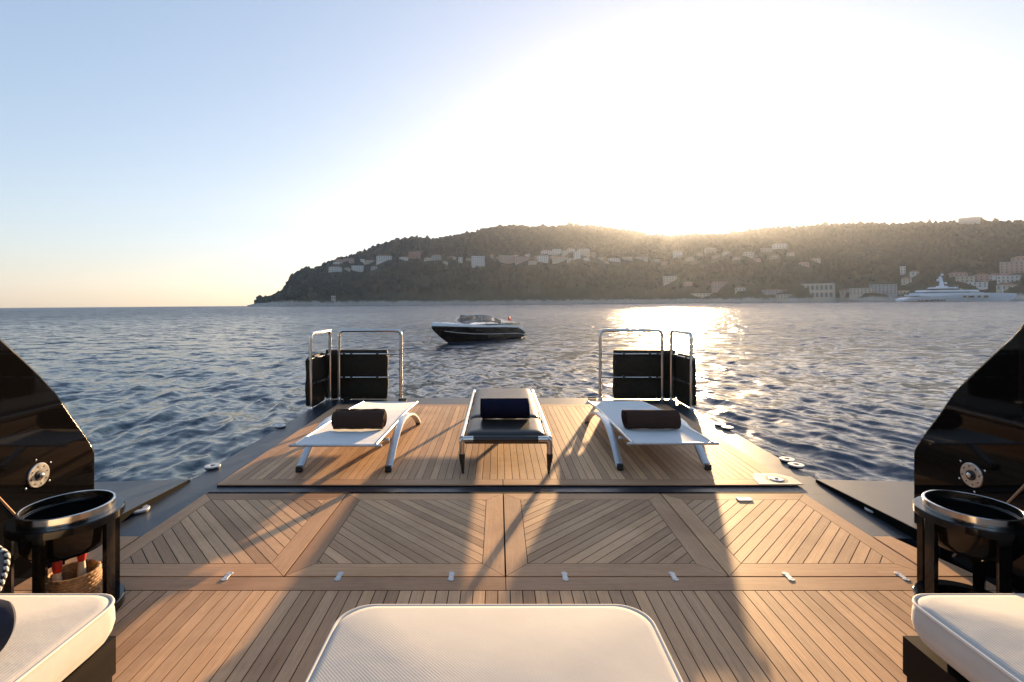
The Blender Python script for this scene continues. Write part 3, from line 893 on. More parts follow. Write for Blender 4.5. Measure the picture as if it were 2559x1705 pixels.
# ---- glossy black hull sides with a swept edge
WX = 1.772 * H
sil = [(0, 842), (28, 867.6), (64, 902), (102, 939), (143, 983.7), (178.6, 1037), (211.7, 1083), (232, 1114), (238.5, 1130)]
prof = []
for u, v in sil:
    d = ray_deck(u, v); k = (-WX - CAMX) / d.x
    p = CAM_D + d * k; prof.append((p.y, p.z))
ya = prof[-1][0]
for s, side in ((-1, 'left'), (1, 'right')):
    w = ythings('hull_side', f'glossy black curved hull side with steel disc at the {side} edge', 'hull side', (s * WX, 1.9 * H, 0), 'black hull sides flanking the deck')
    poly = [(ya, -0.6), (ya, prof[-1][1])] + prof[::-1][1:] + [(1.55 * H, 1.13 * H), (1.2 * H, 1.55 * H), (0.7 * H, 1.95 * H), (-0.2 * H, 2.2 * H), (-2.2 * H, 2.3 * H), (-2.2 * H, -0.6)]
    body = MB().prism_x(poly, s * WX, s * (WX + 0.30 * H)).build('panel', M['hull_black'], w)
    mo = body.modifiers.new('bevel', 'BEVEL'); mo.width = 0.012; mo.segments = 3; mo.limit_method = 'ANGLE'; mo.angle_limit = R(50)
    # swept stainless edge strip
    path = [Vector((s * (WX + 0.012), y, z)) for y, z in [(1.72 * H, prof[0][1] + 0.09)] + prof]
    MB().tube(path, 0.004, 6).build('edge_trim', M['black_gloss'], w)
    # light-coloured strip painting the highlight along the sloping edge of the hull side
    MB().tube([Vector((s * (WX - 0.004), 1.99 * H, -0.03)), Vector((s * (WX - 0.004), 1.90 * H, 0.10 * H)), Vector((s * (WX - 0.004), 1.72 * H, 0.36 * H)), Vector((s * (WX - 0.004), 1.3 * H, 0.80 * H))], 0.006, 6).build('edge_highlight', M['teak_border'], w)
    # steel disc with hub and bolts
    c = Vector((s * WX, 1.912 * H, 0.328 * H)); rx = Matrix.Rotation(-s * R(90), 3, 'Y')
    def disc(prof_, name, m, parent, n=40):
        b_ = MB(); rings = []
        for r, z in prof_:
            rings.append([c + rx @ Vector((r * math.cos(2 * math.pi * k / n), r * math.sin(2 * math.pi * k / n), z)) for k in range(n)])
        return b_.rings(rings).build(name, m, parent, smooth=35)
    pd = disc([(0.066, 0.0), (0.066, 0.006), (0.063, 0.009), (0.034, 0.009)], 'mounting_disc', M['brushed'], w)
    disc([(0.027, 0.009), (0.027, 0.013), (0.024, 0.014)], 'socket', M['black_matt'], pd)
    disc([(0.012, 0.013), (0.014, 0.022), (0.009, 0.028), (0.003, 0.030)], 'hub', M['steel'], pd, 20)
    bb = MB()
    for k in range(8):
        a = k * math.pi / 4 + 0.2
        q = c + rx @ Vector((0.049 * math.cos(a), 0.049 * math.sin(a), 0.009))
        bb.rings([[q + rx @ Vector((r * math.cos(t_), r * math.sin(t_), z)) for t_ in np.linspace(0, 2 * math.pi, 8, endpoint=False)] for r, z in ((0.0042, 0), (0.0042, 0.0015))])
    bb.build('disc_bolts', M['black_matt'], pd)['kind'] = 'stuff'
    sb = MB()
    for a in (0.9, 2.1, 3.3, 5.3):
        q = c + rx @ Vector((0.088 * math.cos(a), 0.088 * math.sin(a), 0.0))
        sb.rings([[q + rx @ Vector((r * math.cos(t_), r * math.sin(t_), z)) for t_ in np.linspace(0, 2 * math.pi, 10, endpoint=False)] for r, z in ((0.006, 0), (0.006, 0.003), (0.002, 0.005))])
    sb.build('screw_heads', M['steel'], w)['kind'] = 'stuff'

# ---- stainless rails with black padded panels at the far corners
def tube_frame(b0, b1, top, r, rad):
    b0, b1 = Vector(b0), Vector(b1); up = Vector((0, 0, top))
    path = [b0] + arc_path(b0, b0 + up, b1 + up, rad) + arc_path(b0 + up, b1 + up, b1, rad) + [b1]
    return MB().tube(path, r, 12)
def foot(parent, p, r=0.034):
    MB().lathe([(r, gz), (r, gz + 0.012), (r * 0.8, gz + 0.018), (0.026, gz + 0.02), (0.026, gz + 0.06), (0.021, gz + 0.062)], (p[0], p[1], 0), 16).build('post_foot', M['steel'], parent, 40)
def pad(parent, c, sx, sy, sz):
    """stitched vinyl fender pad"""
    c = Vector(c); b_ = MB(); rr = round_rect(sx / 2, sy / 2, min(sx, sy) * 0.45, 5)
    rings = []
    for i in range(15):
        t_ = i / 14; z = -sz / 2 + sz * t_
        e = 1 - 0.35 * max(0, abs(t_ - 0.5) * 2 - 0.9) / 0.1
        rings.append([c + Vector((x * (1 - (1 - e) * 0.06) + 0.004 * math.sin(z * 19 + x * 9), y * e + 0.008 * math.sin(z * 11 + x * 6) + 0.004 * math.sin(x * 23), z)) for x, y in rr])
    return b_.rings(rings).build('fender_pad', M['pad_vinyl'], parent, 60)
YR = 4.985 * H
for s, side in ((-1, 'left'), (1, 'right')):
    r = 0.0235
    # across the stern
    w = ythings('boarding_rail', f'wide steel rail across the stern holding a black pad, {side} of the loungers', 'rail', (s * 1.28 * H, YR, gz), 'steel rails with black pads')
    xa, xb, zt = s * 1.597 * H, s * 0.985 * H, 0.690 * H
    tube_frame((xa, YR, gz), (xb, YR, gz), zt, r, 0.075).build('post_frame', M['steel'], w, 60)
    foot(w, (xa, YR)); foot(w, (xb, YR))
    for z in (0.447 * H, 0.216 * H):
        MB().cyl((xa, YR, z), (xb - s * (0.045 if z > 0.3 * H else -0.0), YR, z), 0.011, n=10).build('crossbar', M['steel'], w, 60)
        for fx in (0.08, 0.20, 0.62):
            xx = xa + (xb - xa) * fx
            MB().box((xx, YR + 0.03, z), (0.030, 0.11, 0.034)).build('strap', M['rubber'], w)
    px0, px1 = s * 1.755 * H, s * 1.125 * H
    pad(w, ((px0 + px1) / 2, YR + 0.085, 0.235 * H + 0.006), abs(px1 - px0), 0.095, 0.485 * H)
    # along the side
    w = ythings('boarding_rail', f'narrow steel rail along the platform edge with black pad, {side} corner', 'rail', (s * 1.70 * H, 4.78 * H, gz), 'steel rails with black pads')
    A = (s * 1.722 * H, 4.56 * H, gz); B = (s * 1.682 * H, 4.97 * H, gz)
    tube_frame(A, B, zt, r, 0.065).build('post_frame', M['steel'], w, 60)
    foot(w, A); foot(w, B)
    for z in (0.447 * H, 0.216 * H):
        MB().cyl((A[0], A[1], z), (B[0], B[1], z), 0.011, n=10).build('crossbar', M['steel'], w, 60)
        for fx in (0.25, 0.75):
            MB().box((A[0] + (B[0] - A[0]) * fx + s * 0.03, A[1] + (B[1] - A[1]) * fx, z), (0.11, 0.030, 0.034)).build('strap', M['rubber'], w)
    o = pad(w, (s * 1.742 * H, 4.762 * H, 0.235 * H), 0.055, 0.46 * H, 0.47 * H)

# ---- rolled towels
def towel(name, label, loc, length, dia, m, yaw=0.0, end=1):
    w = ythings(name, label, 'towel', loc, 'rolled towels on the loungers')
    turns, n = 5.5, 150
    r1 = dia / 2; th = r1 / (turns + 1.2) * 0.86
    path = []
    for i in range(n + 1):
        a = 2 * math.pi * turns * i / n
        rr = 0.16 * r1 + (r1 * 0.84 - th * 0.5) * i / n
        sq = 1 - 0.08 * max(0, -math.sin(a - 1.9))
        path.append((rr * math.cos(a - 1.9), rr * math.sin(a - 1.9) * 0.96))
    nx = 15; b_ = MB(); vs = []
    prof_o, prof_i = [], []
    for i, (y, z) in enumerate(path):
        a, b2 = path[max(0, i - 1)], path[min(n, i + 1)]
        t_ = Vector((b2[0] - a[0], b2[1] - a[1])).normalized(); nn = Vector((t_.y, -t_.x))
        prof_o.append((y + nn.x * th / 2, z + nn.y * th / 2)); prof_i.append((y - nn.x * th / 2, z - nn.y * th / 2))
    loop = prof_o + prof_i[::-1]
    rings = []
    for q in range(nx):
        xx = -length / 2 + length * q / (nx - 1)
        ph = q * 0.9
        rg = []
        for i, (y, z) in enumerate(loop):
            k = 1 + 0.018 * math.sin(ph + i * 0.11) + 0.012 * math.sin(2.3 * ph + i * 0.31)
            edge = (0.012 * math.sin(i * 0.21) if q in (0, nx - 1) else 0)
            rg.append((xx + edge, y * k, z * k + r1 * 0.97))
        rings.append(rg)
    b_.rings(rings)
    rot = Matrix.Rotation(yaw, 3, 'Z')
    b_.v = [tuple(Vector(loc) + rot @ Vector(p)) for p in b_.v]
    b_.build('roll', m, w, 50)
    return w

# ---- arched white sling loungers
def sling_lounger(xc, dy, label):
    y0 = dy
    w = ythings('sling_lounger', label, 'lounger', (xc, y0 + 0.55 * H, 0), 'white sling loungers')
    pf = [(-0.15, 0.204), (0.0, 0.201), (0.22, 0.193), (0.42, 0.189), (0.62, 0.186), (0.80, 0.180), (0.95, 0.170), (1.10, 0.158), (1.25, 0.147)]   # (y, z) of the sling in H
    ys = np.array([p[0] for p in pf]) * H + y0; zs = np.array([p[1] for p in pf]) * H
    hw = 0.218 * H
    def at(t_):
        y = ys[0] + (ys[-1] - ys[0]) * t_
        return y, float(np.interp(y, ys, zs))
    b_ = MB(); N_ = 26; K = 9
    for zt in (0.0, -0.004):
        pass
    top, bot = [], []
    for i in range(N_):
        y, z = at(i / (N_ - 1))
        for j in range(K):
            f_ = j / (K - 1) * 2 - 1
            sag = -0.010 * (1 - f_ * f_)
            top.append((xc + f_ * hw, y, z + sag)); bot.append((xc + f_ * hw, y, z + sag - 0.003))
    fs = []
    for i in range(N_ - 1):
        for j in range(K - 1):
            a = i * K + j
            fs.append((a, a + 1, a + K + 1, a + K)); o2 = N_ * K
            fs.append((o2 + a, o2 + a + K, o2 + a + K + 1, o2 + a + 1))
    o2 = N_ * K
    for i in range(N_ - 1):
        for j in (0, K - 1):
            a = i * K + j; fs.append((a, a + K, o2 + a + K, o2 + a) if j == 0 else (a + K, a, o2 + a, o2 + a + K))
    for j in range(K - 1):
        fs.append((j + 1, j, o2 + j, o2 + j + 1)); a = (N_ - 1) * K + j; fs.append((a, a + 1, o2 + a + 1, o2 + a))
    b_.add(top + bot, fs).build('sling', M['sling'], w, 40)
    for s in (-1, 1):
        path = [(xc + s * (hw + 0.004), at(i / 24)[0], at(i / 24)[1] - 0.004) for i in range(25)]
        MB().tube(path, 0.012, 10).build('side_rail', M['alu'], w, 60)
    for t_, rr in ((0.0, 0.011), (1.0, 0.011)):
        y, z = at(t_); MB().cyl((xc - hw - 0.05 * (t_ == 0), y, z - 0.010), (xc + hw + 0.05 * (t_ == 0), y, z - 0.010), rr, n=10).build('end_bar', M['alu'], w, 60)
    for t_ in (0.16, 0.40, 0.62):
        y, z = at(t_); MB().cyl((xc - 0.245 * H, y, z - 0.045), (xc + 0.245 * H, y, z - 0.045), 0.014, n=10).build('crossbar', M['alu'], w, 60)
    # the two arches
    arch = [(0.0, 0.018), (0.055, 0.045), (0.115, 0.085), (0.19, 0.124), (0.28, 0.158), (0.38, 0.180), (0.49, 0.188), (0.62, 0.182), (0.74, 0.164), (0.85, 0.133), (0.95, 0.092), (1.03, 0.050), (1.08, 0.018)]
    for s in (-1, 1):
        ax = xc + s * 0.247 * H
        b2 = MB(); rings = []
        for i, (y, z) in enumerate(arch):
            a, c2 = arch[max(0, i - 1)], arch[min(len(arch) - 1, i + 1)]
            t_ = Vector((0, c2[0] - a[0], c2[1] - a[1])).normalized(); nn = Vector((0, -t_.z, t_.y))
            p = Vector((ax + s * 0.012 * abs(y - 0.5) * 2, y0 + y * H, z * H))
            wv = 0.031; tv = 0.013
            rings.append([p + Vector((sx * wv, 0, 0)) + nn * sz * tv for sx, sz in ((-1, -0.7), (-0.8, -1), (0.8, -1), (1, -0.7), (1, 0.7), (0.8, 1), (-0.8, 1), (-1, 0.7))])
        b2.rings(rings).build('arch_leg', M['alu'], w, 40)
        for yy, dirn in ((0.0, -1), (1.08, 1)):
            p = Vector((ax + s * 0.012, y0 + yy * H, 0))
            f_ = MB(); f_.box(p + Vector((0, 0, 0.030)), (0.050, 0.036, 0.040)); f_.tube([p + Vector((-0.024, dirn * 0.006, 0.016)), p + Vector((0.024, dirn * 0.006, 0.016))], 0.0158, 12)
            f_.build('rubber_foot', M['rubber'], w, 40)
    return w
sling_lounger(-0.912 * H, 2.895 * H, 'white sling lounger with arched legs and brown towel, left of the black daybed')
sling_lounger(0.937 * H, 2.93 * H, 'white sling lounger with arched legs and brown towel, right of the black daybed')
towel('rolled_towel', 'rolled dark brown towel lying on the left white lounger', (-0.880 * H, 3.105 * H, 0.190 * H), 0.300 * H, 0.130 * H, M['towel_brown'], 0.03)
towel('rolled_towel', 'rolled dark brown towel lying on the right white lounger', (0.915 * H, 3.115 * H, 0.190 * H), 0.320 * H, 0.130 * H, M['towel_brown'], math.pi - 0.02)

# ---- black leather daybed in the middle
w = ythings('leather_daybed', 'black leather daybed with chrome frame and tapered black legs between the white loungers', 'daybed', (0.018 * H, 3.55 * H, 0))
xc, y0, y1, hw, zt = 0.018 * H, 2.875 * H, 4.36 * H, 0.250 * H, 0.196 * H
rr = 0.0235
for s in (-1, 1):
    MB().tube([(xc + s * hw, y0 + 0.004, zt), (xc + s * hw, (y0 + y1) / 2, zt), (xc + s * hw, y1, zt)], rr, 16).build('side_rail', M['steel'], w, 60)
for y, nm in ((y0, 'front'), (y1, 'rear')):
    for s in (-1, 1):
        cor = Vector((xc + s * hw, y, zt))
        path = [cor + Vector((-s * 0.105, 0, 0))] + arc_path(cor + Vector((-s * 0.1, 0, 0)), cor, cor + Vector((0, 0, -0.1)), 0.03) + [cor + Vector((0, 0, -0.128))]
        lg = MB().tube(path, rr * 1.02, 16).build('leg', M['steel'], w, 60)
        MB().tube([cor + Vector((0, 0, -0.120)), cor + Vector((0, 0, -0.15)), cor + Vector((-s * 0.008, 0, -zt + 0.018))], [rr * 1.12, rr * 1.12, 0.011], 16).build('leg_sleeve', M['leather'], lg, 60)
        MB().cyl(cor + Vector((-s * 0.008, 0, -zt + 0.020)), cor + Vector((-s * 0.008, 0, -zt)), 0.0105, 0.0095, 12).build('foot_cap', M['rubber'], lg, 60)
    MB().cyl((xc - hw + 0.095, y, zt), (xc + hw - 0.095, y, zt), rr * 1.10, n=16).build('wrapped_bar', M['leather'], w, 60)
def puff(name, xc, ya, yb, hw, z0, th, m, parent):
    rg = []
    cx, cy = xc, (ya + yb) / 2; hy = (yb - ya) / 2
    for ins, z in ((0.02, 0), (0.004, th * 0.2), (0.0, th * 0.45), (0.010, th * 0.72), (0.03, th * 0.88), (0.07, th * 0.97), (0.13, th), (0.19, th * 1.01)):
        rg.append([(cx + x, cy + y, z0 + z) for x, y in round_rect(hw - ins, hy - ins, max(0.012, 0.05 - ins * 0.2), 5)])
    return MB().rings(rg).build(name, m, parent, 80)
puff('seat_cushion', xc, y0 + 0.03, 3.285 * H, hw - 0.028, zt - 0.035, 0.085, M['leather'], w)
puff('seat_cushion', xc, 3.290 * H, y1 - 0.02, hw - 0.028, zt - 0.035, 0.088, M['leather'], w)
MB().box((xc, (y0 + y1) / 2, zt - 0.042), (2 * hw - 0.04, y1 - y0 - 0.06, 0.012)).build('sling_base', M['leather'], w)
towel('rolled_towel', 'rolled navy blue towel lying on the black daybed', (0.016 * H, 3.215 * H, zt + 0.046), 0.295 * H, 0.146 * H, M['towel_navy'], math.pi + 0.02)

# ---- upholstered pieces in the foreground
def cushion(name, cx, cy, hx, hy, z0, th, rad, m, parent, dome=0.02, soft=False):
    rg = []
    side = ((0.05, 0.0), (0.018, 0.006), (0.004, 0.022), (-0.004, 0.045), (-0.002, th - 0.03), (0.004, th - 0.012))
    if soft: side = ((0.09, 0.0), (0.055, 0.006), (0.030, 0.018), (0.012, 0.036), (0.001, 0.060), (-0.004, 0.085), (-0.003, th - 0.038), (0.0, th - 0.022), (0.004, th - 0.012))
    for ins, z in side:
        rg.append([(cx + x, cy + y, z0 + z) for x, y in round_rect(hx - ins, hy - ins, rad, 8)])
    for f_ in (0.03, 0.06, 0.10, 0.15, 0.2, 0.26, 0.32, 0.4, 0.5, 0.6, 0.7, 0.8, 0.9):
        ins = f_ * min(hx, hy); z = th - 0.004 + dome * math.sin(min(1, f_ * 1.25) * math.pi / 2)
        rg.append([(cx + x, cy + y, z0 + z) for x, y in round_rect(hx - ins, hy - ins, max(0.02, rad * (1 - f_ * 0.8)), 8)])
    o = MB().rings(rg).build(name, m, parent, 75)
    path = [(cx + x, cy + y, z0 + th - 0.010) for x, y in round_rect(hx - 0.001, hy - 0.001, rad, 8)]
    MB().tube(path, 0.0055, 8, True).build('piping', M['piping'], o, 60)
    return o
w = ythings('ottoman', 'large cream ribbed ottoman cushion in the centre foreground', 'ottoman', (-0.035 * H, 0.83 * H, 0))
MB().box((-0.035 * H, 0.80 * H, 0.115), (0.62 * H, 0.62 * H, 0.13)).build('base', M['dark_wood'], w)
for sx in (-1, 1):
    for sy in (-1, 1):
        MB().box((-0.035 * H + sx * 0.28 * H, 0.80 * H + sy * 0.28 * H, 0.025), (0.06, 0.06, 0.05)).build('leg', M['dark_wood'], w)
cushion('seat_cushion', -0.035 * H, 0.815 * H, 0.348 * H, 0.352 * H, 0.205, 0.222, 0.105, M['cushion_side'], w, 0.030)
for s, side in ((-1, 'left'), (1, 'right')):
    w = ythings('sofa', f'low dark wood sofa with thick cream cushion at the {side} edge', 'sofa', (s * 1.35 * H, 0.4 * H, 0), 'cream cushioned sofas')
    x0, x1 = 0.952 * H, 1.68 * H
    b_ = MB()
    b_.box((s * (x0 + x1) / 2, 0.36 * H, 0.20), (x1 - x0, 1.72 * H, 0.13))
    b_.build('seat_frame', M['dark_wood'], w)
    for yy in (1.16 * H, 0.4 * H, -0.42 * H):
        MB().box((s * (x0 + 0.0426), yy, 0.0675), (0.085, 0.14, 0.135)).build('leg', M['dark_wood'], w)
        MB().box((s * (x1 - 0.06), yy, 0.0675), (0.085, 0.14, 0.135)).build('leg', M['dark_wood'], w)
    cushion('seat_cushion', s * ((0.926 if s < 0 else 0.944) * H + 0.36 * H), 0.352 * H, 0.36 * H, 0.865 * H, 0.262, 0.158, 0.085, M['cushion'], w, 0.045, True)
# scatter pillows with braided edge
def pillow(label, c, hw, hh, th, rot, m, braid=True):
    w = ythings('scatter_pillow', label, 'pillow', c, 'scatter pillows on the sofas')
    rm = Euler(rot).to_matrix(); N_ = 15
    top, bot = [], []
    for i in range(N_):
        for j in range(N_):
            x = i / (N_ - 1) * 2 - 1; y = j / (N_ - 1) * 2 - 1
            px = x * hw * math.sqrt(1 - 0.36 * y * y); py = y * hh * math.sqrt(1 - 0.36 * x * x)
            z = th * ((1 - x * x) * (1 - y * y)) ** 0.42
            top.append(Vector(c) + rm @ Vector((px, py, z))); bot.append(Vector(c) + rm @ Vector((px, py, -z)))
    fs = []; o2 = N_ * N_
    for i in range(N_ - 1):
        for j in range(N_ - 1):
            a = i * N_ + j
            fs.append((a, a + N_, a + N_ + 1, a + 1)); fs.append((o2 + a, o2 + a + 1, o2 + a + N_ + 1, o2 + a + N_))
    bm_ = MB().add(top + bot, fs)
    o = bm_.build('cover', m, w, 80)
    if braid:
        edge = []
        for k in range(90):
            q = k / 90 * 4; e, f_ = int(q), q - int(q); f_ = f_ * 2 - 1
            x, y = ((f_, -1), (1, f_), (-f_, 1), (-1, -f_))[e]
            edge.append(Vector(c) + rm @ Vector((x * hw * math.sqrt(1 - 0.36 * y * y), y * hh * math.sqrt(1 - 0.36 * x * x), 0)))
        for par, mm, nm in ((0, M['cord_white'], 'braid_light'), (1, M['black_matt'], 'braid_dark')):
            b_ = MB()
            for k in range(par, 90, 2):
                a, b2 = edge[k], edge[(k + 1) % 90]; d_ = b2 - a
                sd = rm @ Vector((0, 0, 0.007))
                b_.tube([a - sd - d_ * 0.3, (a + b2) / 2, b2 + sd + d_ * 0.3], [0.005, 0.0075, 0.005], 6)
            b_.build(nm, mm, o, 60)
    return w
pillow('grey scatter pillow with black and white braided edge on the left sofa', deck_at(-118, 1462, 1.08 * H), 0.125, 0.125, 0.06, (R(66), R(14), R(10)), M['grey_cloth'])
pillow('dark navy scatter pillow lying low on the left sofa', deck_at(-104, 1578, 0.97 * H), 0.14, 0.085, 0.06, (R(72), R(0), R(6)), M['navy_cloth'], False)
pillow('grey scatter pillow with braided edge on the right sofa', deck_at(2735, 1480, 1.08 * H), 0.14, 0.14, 0.06, (R(64), R(-6), R(-10)), M['grey_cloth'])

# ---- black drum tables with a steel-rimmed bucket
def drum_table(s, label):
    c = Vector(((-1.388 if s < 0 else 1.473) * H, 1.595 * H, 0))
    w = ythings('drum_table', label, 'side table', c, 'black drum tables')
    ro, zt = 0.146 * H, 0.322 * H
    MB().ring(c, 0.110 * H, ro, zt - 0.034, zt, 64, 0.004).build('top_ring', M['black_gloss'], w, 35)
    MB().ring(c, ro - 0.055, ro, 0.006, 0.045, 64, 0.004).build('bottom_ring', M['black_gloss'], w, 35)
    for k in range(5):
        a = R(-76 + 72 * k) if s < 0 else R(256 - 72 * k)
        b_ = MB(); rings = []
        for z in (0.044, zt - 0.033):
            rg = []
            for da, rr_ in ((-0.11, ro - 0.001), (-0.04, ro - 0.001), (0.04, ro - 0.001), (0.11, ro - 0.001), (0.11, ro - 0.024), (-0.11, ro - 0.024)):
                rg.append(c + Vector((rr_ * math.cos(a + da), rr_ * math.sin(a + da), z)))
            rings.append(rg)
        b_.rings(rings).build('post', M['black_gloss'], w, 40)
    # bucket standing in the ring: dark bowl with a bright steel rim
    rb_ = 0.121 * H
    bk = MB().lathe([(rb_ * 0.80, zt - 0.16), (rb_ * 0.96, zt - 0.12), (rb_ - 0.002, zt + 0.004), (rb_ - 0.012, zt + 0.004), (rb_ * 0.93, zt - 0.12), (rb_ * 0.75, zt - 0.15)], c, 56).build('bowl', M['black_gloss'], w, 40)
    MB().ring(c, rb_ - 0.010, rb_ + 0.001, zt + 0.001, zt + 0.038, 72, 0.002).build('steel_rim', M['steel'], bk, 35)
    MB().ring(c, 0.02, ro - 0.05, 0.010, 0.018, 48).build('tray', M['black_gloss'], w, 35)
    return c
c = drum_table(-1, 'black drum table with steel-rimmed bowl beside the left sofa, basket inside')
basket_c = c + Vector((0.035, -0.01, 0.02))
w = ythings('wicker_basket', 'brown rope basket standing inside the left drum table', 'basket', basket_c)
b_ = MB()
for k in range(15):
    z = 0.006 + k * 0.0125
    r_ = 0.092 + 0.006 * math.sin(k / 14 * math.pi)
    b_.tube([basket_c + Vector(((r_ + 0.0025 * math.sin(a * 22 + k * math.pi)) * math.cos(a), (r_ + 0.0025 * math.sin(a * 22 + k * math.pi)) * math.sin(a), z)) for a in np.linspace(0, 2 * math.pi, 66, endpoint=False)], 0.0072, 6, True)
b_.build('coils', M['wicker'], w, 60)
MB().lathe([(0.085, 0.0), (0.085, 0.004)], basket_c, 24).build('base', M['wicker'], w)
for dx, dy, lab, h_, rr_ in ((-0.045, -0.035, 'cream bottle with red cap nearest in the rope basket', 0.25, 0.016), (0.012, 0.030, 'taller cream bottle with red cap further back in the rope basket', 0.275, 0.015)):
    p = basket_c + Vector((dx, dy, 0.006))
    o = ythings('small_bottle', lab, 'bottle', p, 'bottles in the basket')
    MB().lathe([(rr_ * 1.1, 0), (rr_ * 1.1, h_ * 0.6), (rr_ * 0.8, h_ * 0.78)], p, 16).build('body', M['cream'], o, 40)
    MB().lathe([(rr_ * 0.95, h_ * 0.76), (rr_ * 1.2, h_ * 0.86), (rr_ * 1.1, h_ * 0.95), (rr_ * 0.5, h_)], p, 16).build('cap', M['red'], o, 50)
drum_table(1, 'black drum table with steel-rimmed bowl beside the right sofa, empty inside')

# everything above rides on the yacht
for o in YO:
    o.matrix_world = YACHT @ (Matrix.Translation(o.location) @ o.rotation_euler.to_matrix().to_4x4())

# ================================================================== speedboat at anchor
def speedboat():
    bow = on_sea(1092, 858); st = on_sea(1282, 842)
    d = Vector((bow.x - st.x, bow.y - st.y, 0)); L = d.length * 1.0 + 0.12; ang = math.atan2(d.y, d.x)
    mid = Vector(((bow.x + st.x) / 2, (bow.y + st.y) / 2, 0))
    root = thing('speedboat', 'dark varnished speedboat with white deck and windscreen anchored beyond the platform', 'boat', mid)
    root.rotation_euler = (0, 0, ang)
    OFF[root.name] = Vector((0, 0, 0))
    k = L / 2
    B = L * 0.155
    # stations: x (bow +), half beam at sheer, sheer z, half beam at chine, chine z, keel z   (in L units where useful)
    S = [(-1.00, 0.92, 0.30, 0.86, 0.06), (-0.90, 0.96, 0.44, 0.90, 0.05), (-0.75, 1.0, 0.60, 0.93, 0.05), (-0.4, 1.02, 0.66, 0.93, 0.06), (0.0, 1.0, 0.70, 0.88, 0.09),
         (0.35, 0.90, 0.74, 0.72, 0.16), (0.65, 0.68, 0.79, 0.46, 0.27), (0.88, 0.36, 0.83, 0.18, 0.42), (1.02, 0.12, 0.85, 0.05, 0.58), (1.09, 0.015, 0.86, 0.01, 0.74)]
    zs = L * 0.170
    def sec(x, bs, zsh, bc, zc, lift=0.0):
        kz = -0.25 + (max(0, x - 0.55) / 0.54) ** 1.4 * 0.95
        kz = min(kz, zsh - 0.06)
        return x * k, bs * B, zsh * zs, bc * B, max(zc * zs, kz * zs + 0.01), kz * zs
    rings = []
    for s_ in S:
        x, bs, z1, bc, zc, kz = sec(*s_)
        m1 = (bs * 0.55 + bc * 0.45, z1 * 0.55 + zc * 0.45)
        rings.append([(x, bs, z1), (x, m1[0] * 1.01, m1[1]), (x, bc, zc), (x, 0, kz), (x, -bc, zc), (x, -m1[0] * 1.01, m1[1]), (x, -bs, z1)])
    b_ = MB(); n = 7; vs = [p for r_ in rings for p in r_]; fs = []
    for i in range(len(rings) - 1):
        for j in range(n - 1):
            fs.append((i * n + j, i * n + j + 1, (i + 1) * n + j + 1, (i + 1) * n + j))
    fs.append(tuple(range(n))); fs.append(tuple((len(rings) - 1) * n + j for j in range(n - 1, -1, -1)))
    b_.add(vs, fs); hl = b_.build('hull', M['boat_hull'], root, 40)
    # white gunwale band and deck
    g = MB(); rg = []
    for s_ in S:
        x, bs, z1, *_ = sec(*s_)
        e = 0.075 * (1 + 0.7 * max(0, s_[0]))
        rg.append([(x, bs + 0.02, z1 - 0.01), (x, bs + 0.012, z1 + e), (x, bs * 0.93, z1 + e + 0.02), (x, 0, z1 + e + 0.03 + 0.07 * max(0, s_[0] + 0.2) * (bs / B)), (x, -bs * 0.93, z1 + e + 0.02), (x, -bs - 0.012, z1 + e), (x, -bs - 0.02, z1 - 0.01)])
    vs = [p for r_ in rg for p in r_]; fs = []
    for i in range(len(rg) - 1):
        for j in range(n): fs.append((i * n + j, i * n + (j + 1) % n, (i + 1) * n + (j + 1) % n, (i + 1) * n + j))
    fs += [tuple(range(n)), tuple((len(rg) - 1) * n + j for j in range(n - 1, -1, -1))]
    g.add(vs, fs).build('deck', M['boat_white'], root, 40)
    MB().tube([(s_[0] * k, (s_[3] * 0.62 + s_[1] * 0.38) * B + 0.006, (s_[4] * 0.6 + s_[2] * 0.4) * zs) for s_ in S[:8]], 0.012, 6).build('rub_strake', M['boat_white'], root)
    MB().tube([(s_[0] * k, -(s_[3] * 0.62 + s_[1] * 0.38) * B - 0.006, (s_[4] * 0.6 + s_[2] * 0.4) * zs) for s_ in S[:8]], 0.012, 6).build('rub_strake', M['boat_white'], root)
    # cockpit: coaming and seats
    zd = 0.70 * zs + 0.09
    MB().prism([(x * k, y * B) for x, y in ((-0.62, -0.72), (0.30, -0.70), (0.46, -0.4), (0.46, 0.4), (0.30, 0.70), (-0.62, 0.72))], zd - 0.06, zd + 0.07, 0.02).build('coaming', M['boat_white'], root)
    for x in (0.02, -0.34):
        for s in (-1, 1):
            q = MB(); q.box((x * k, s * 0.36 * B, zd + 0.08), (0.34, 0.42, 0.08)); q.box((x * k - 0.16, s * 0.36 * B, zd + 0.13), (0.10, 0.42, 0.14)); q.build('seat', M['boat_cream'], root)
    MB().prism([(x * k, y * B) for x, y in ((-0.92, -0.74), (-0.60, -0.78), (-0.60, 0.78), (-0.92, 0.74))], zd - 0.16, zd + 0.06, 0.05).build('sunpad', M['boat_cream'], root)
    # windscreen wraps round the cockpit
    pl, pt = [], []
    for a in np.linspace(-1, 1, 17):
        q_ = abs(a) ** 1.15
        yy = math.copysign(min(1.0, (abs(a) * 2.1)) ** 0.75, a)
        bx = 0.60 - 1.34 * max(0, q_ - 0.06); tx_ = 0.42 - 1.24 * max(0, q_ - 0.06)
        pl.append((bx * k, yy * 0.86 * B, zd + 0.03))
        pt.append((tx_ * k, yy * 0.70 * B, zd + 0.03 + 0.52 * (1 - 0.10 * abs(a)) * (1 - max(0, abs(a) - 0.42) * 1.45)))
    ws = MB(); nn = len(pl)
    ws.add(pl + pt, [(i, i + 1, nn + i + 1, nn + i) for i in range(nn - 1)])
    wo = ws.build('windscreen', M['windscreen'], root, 60)
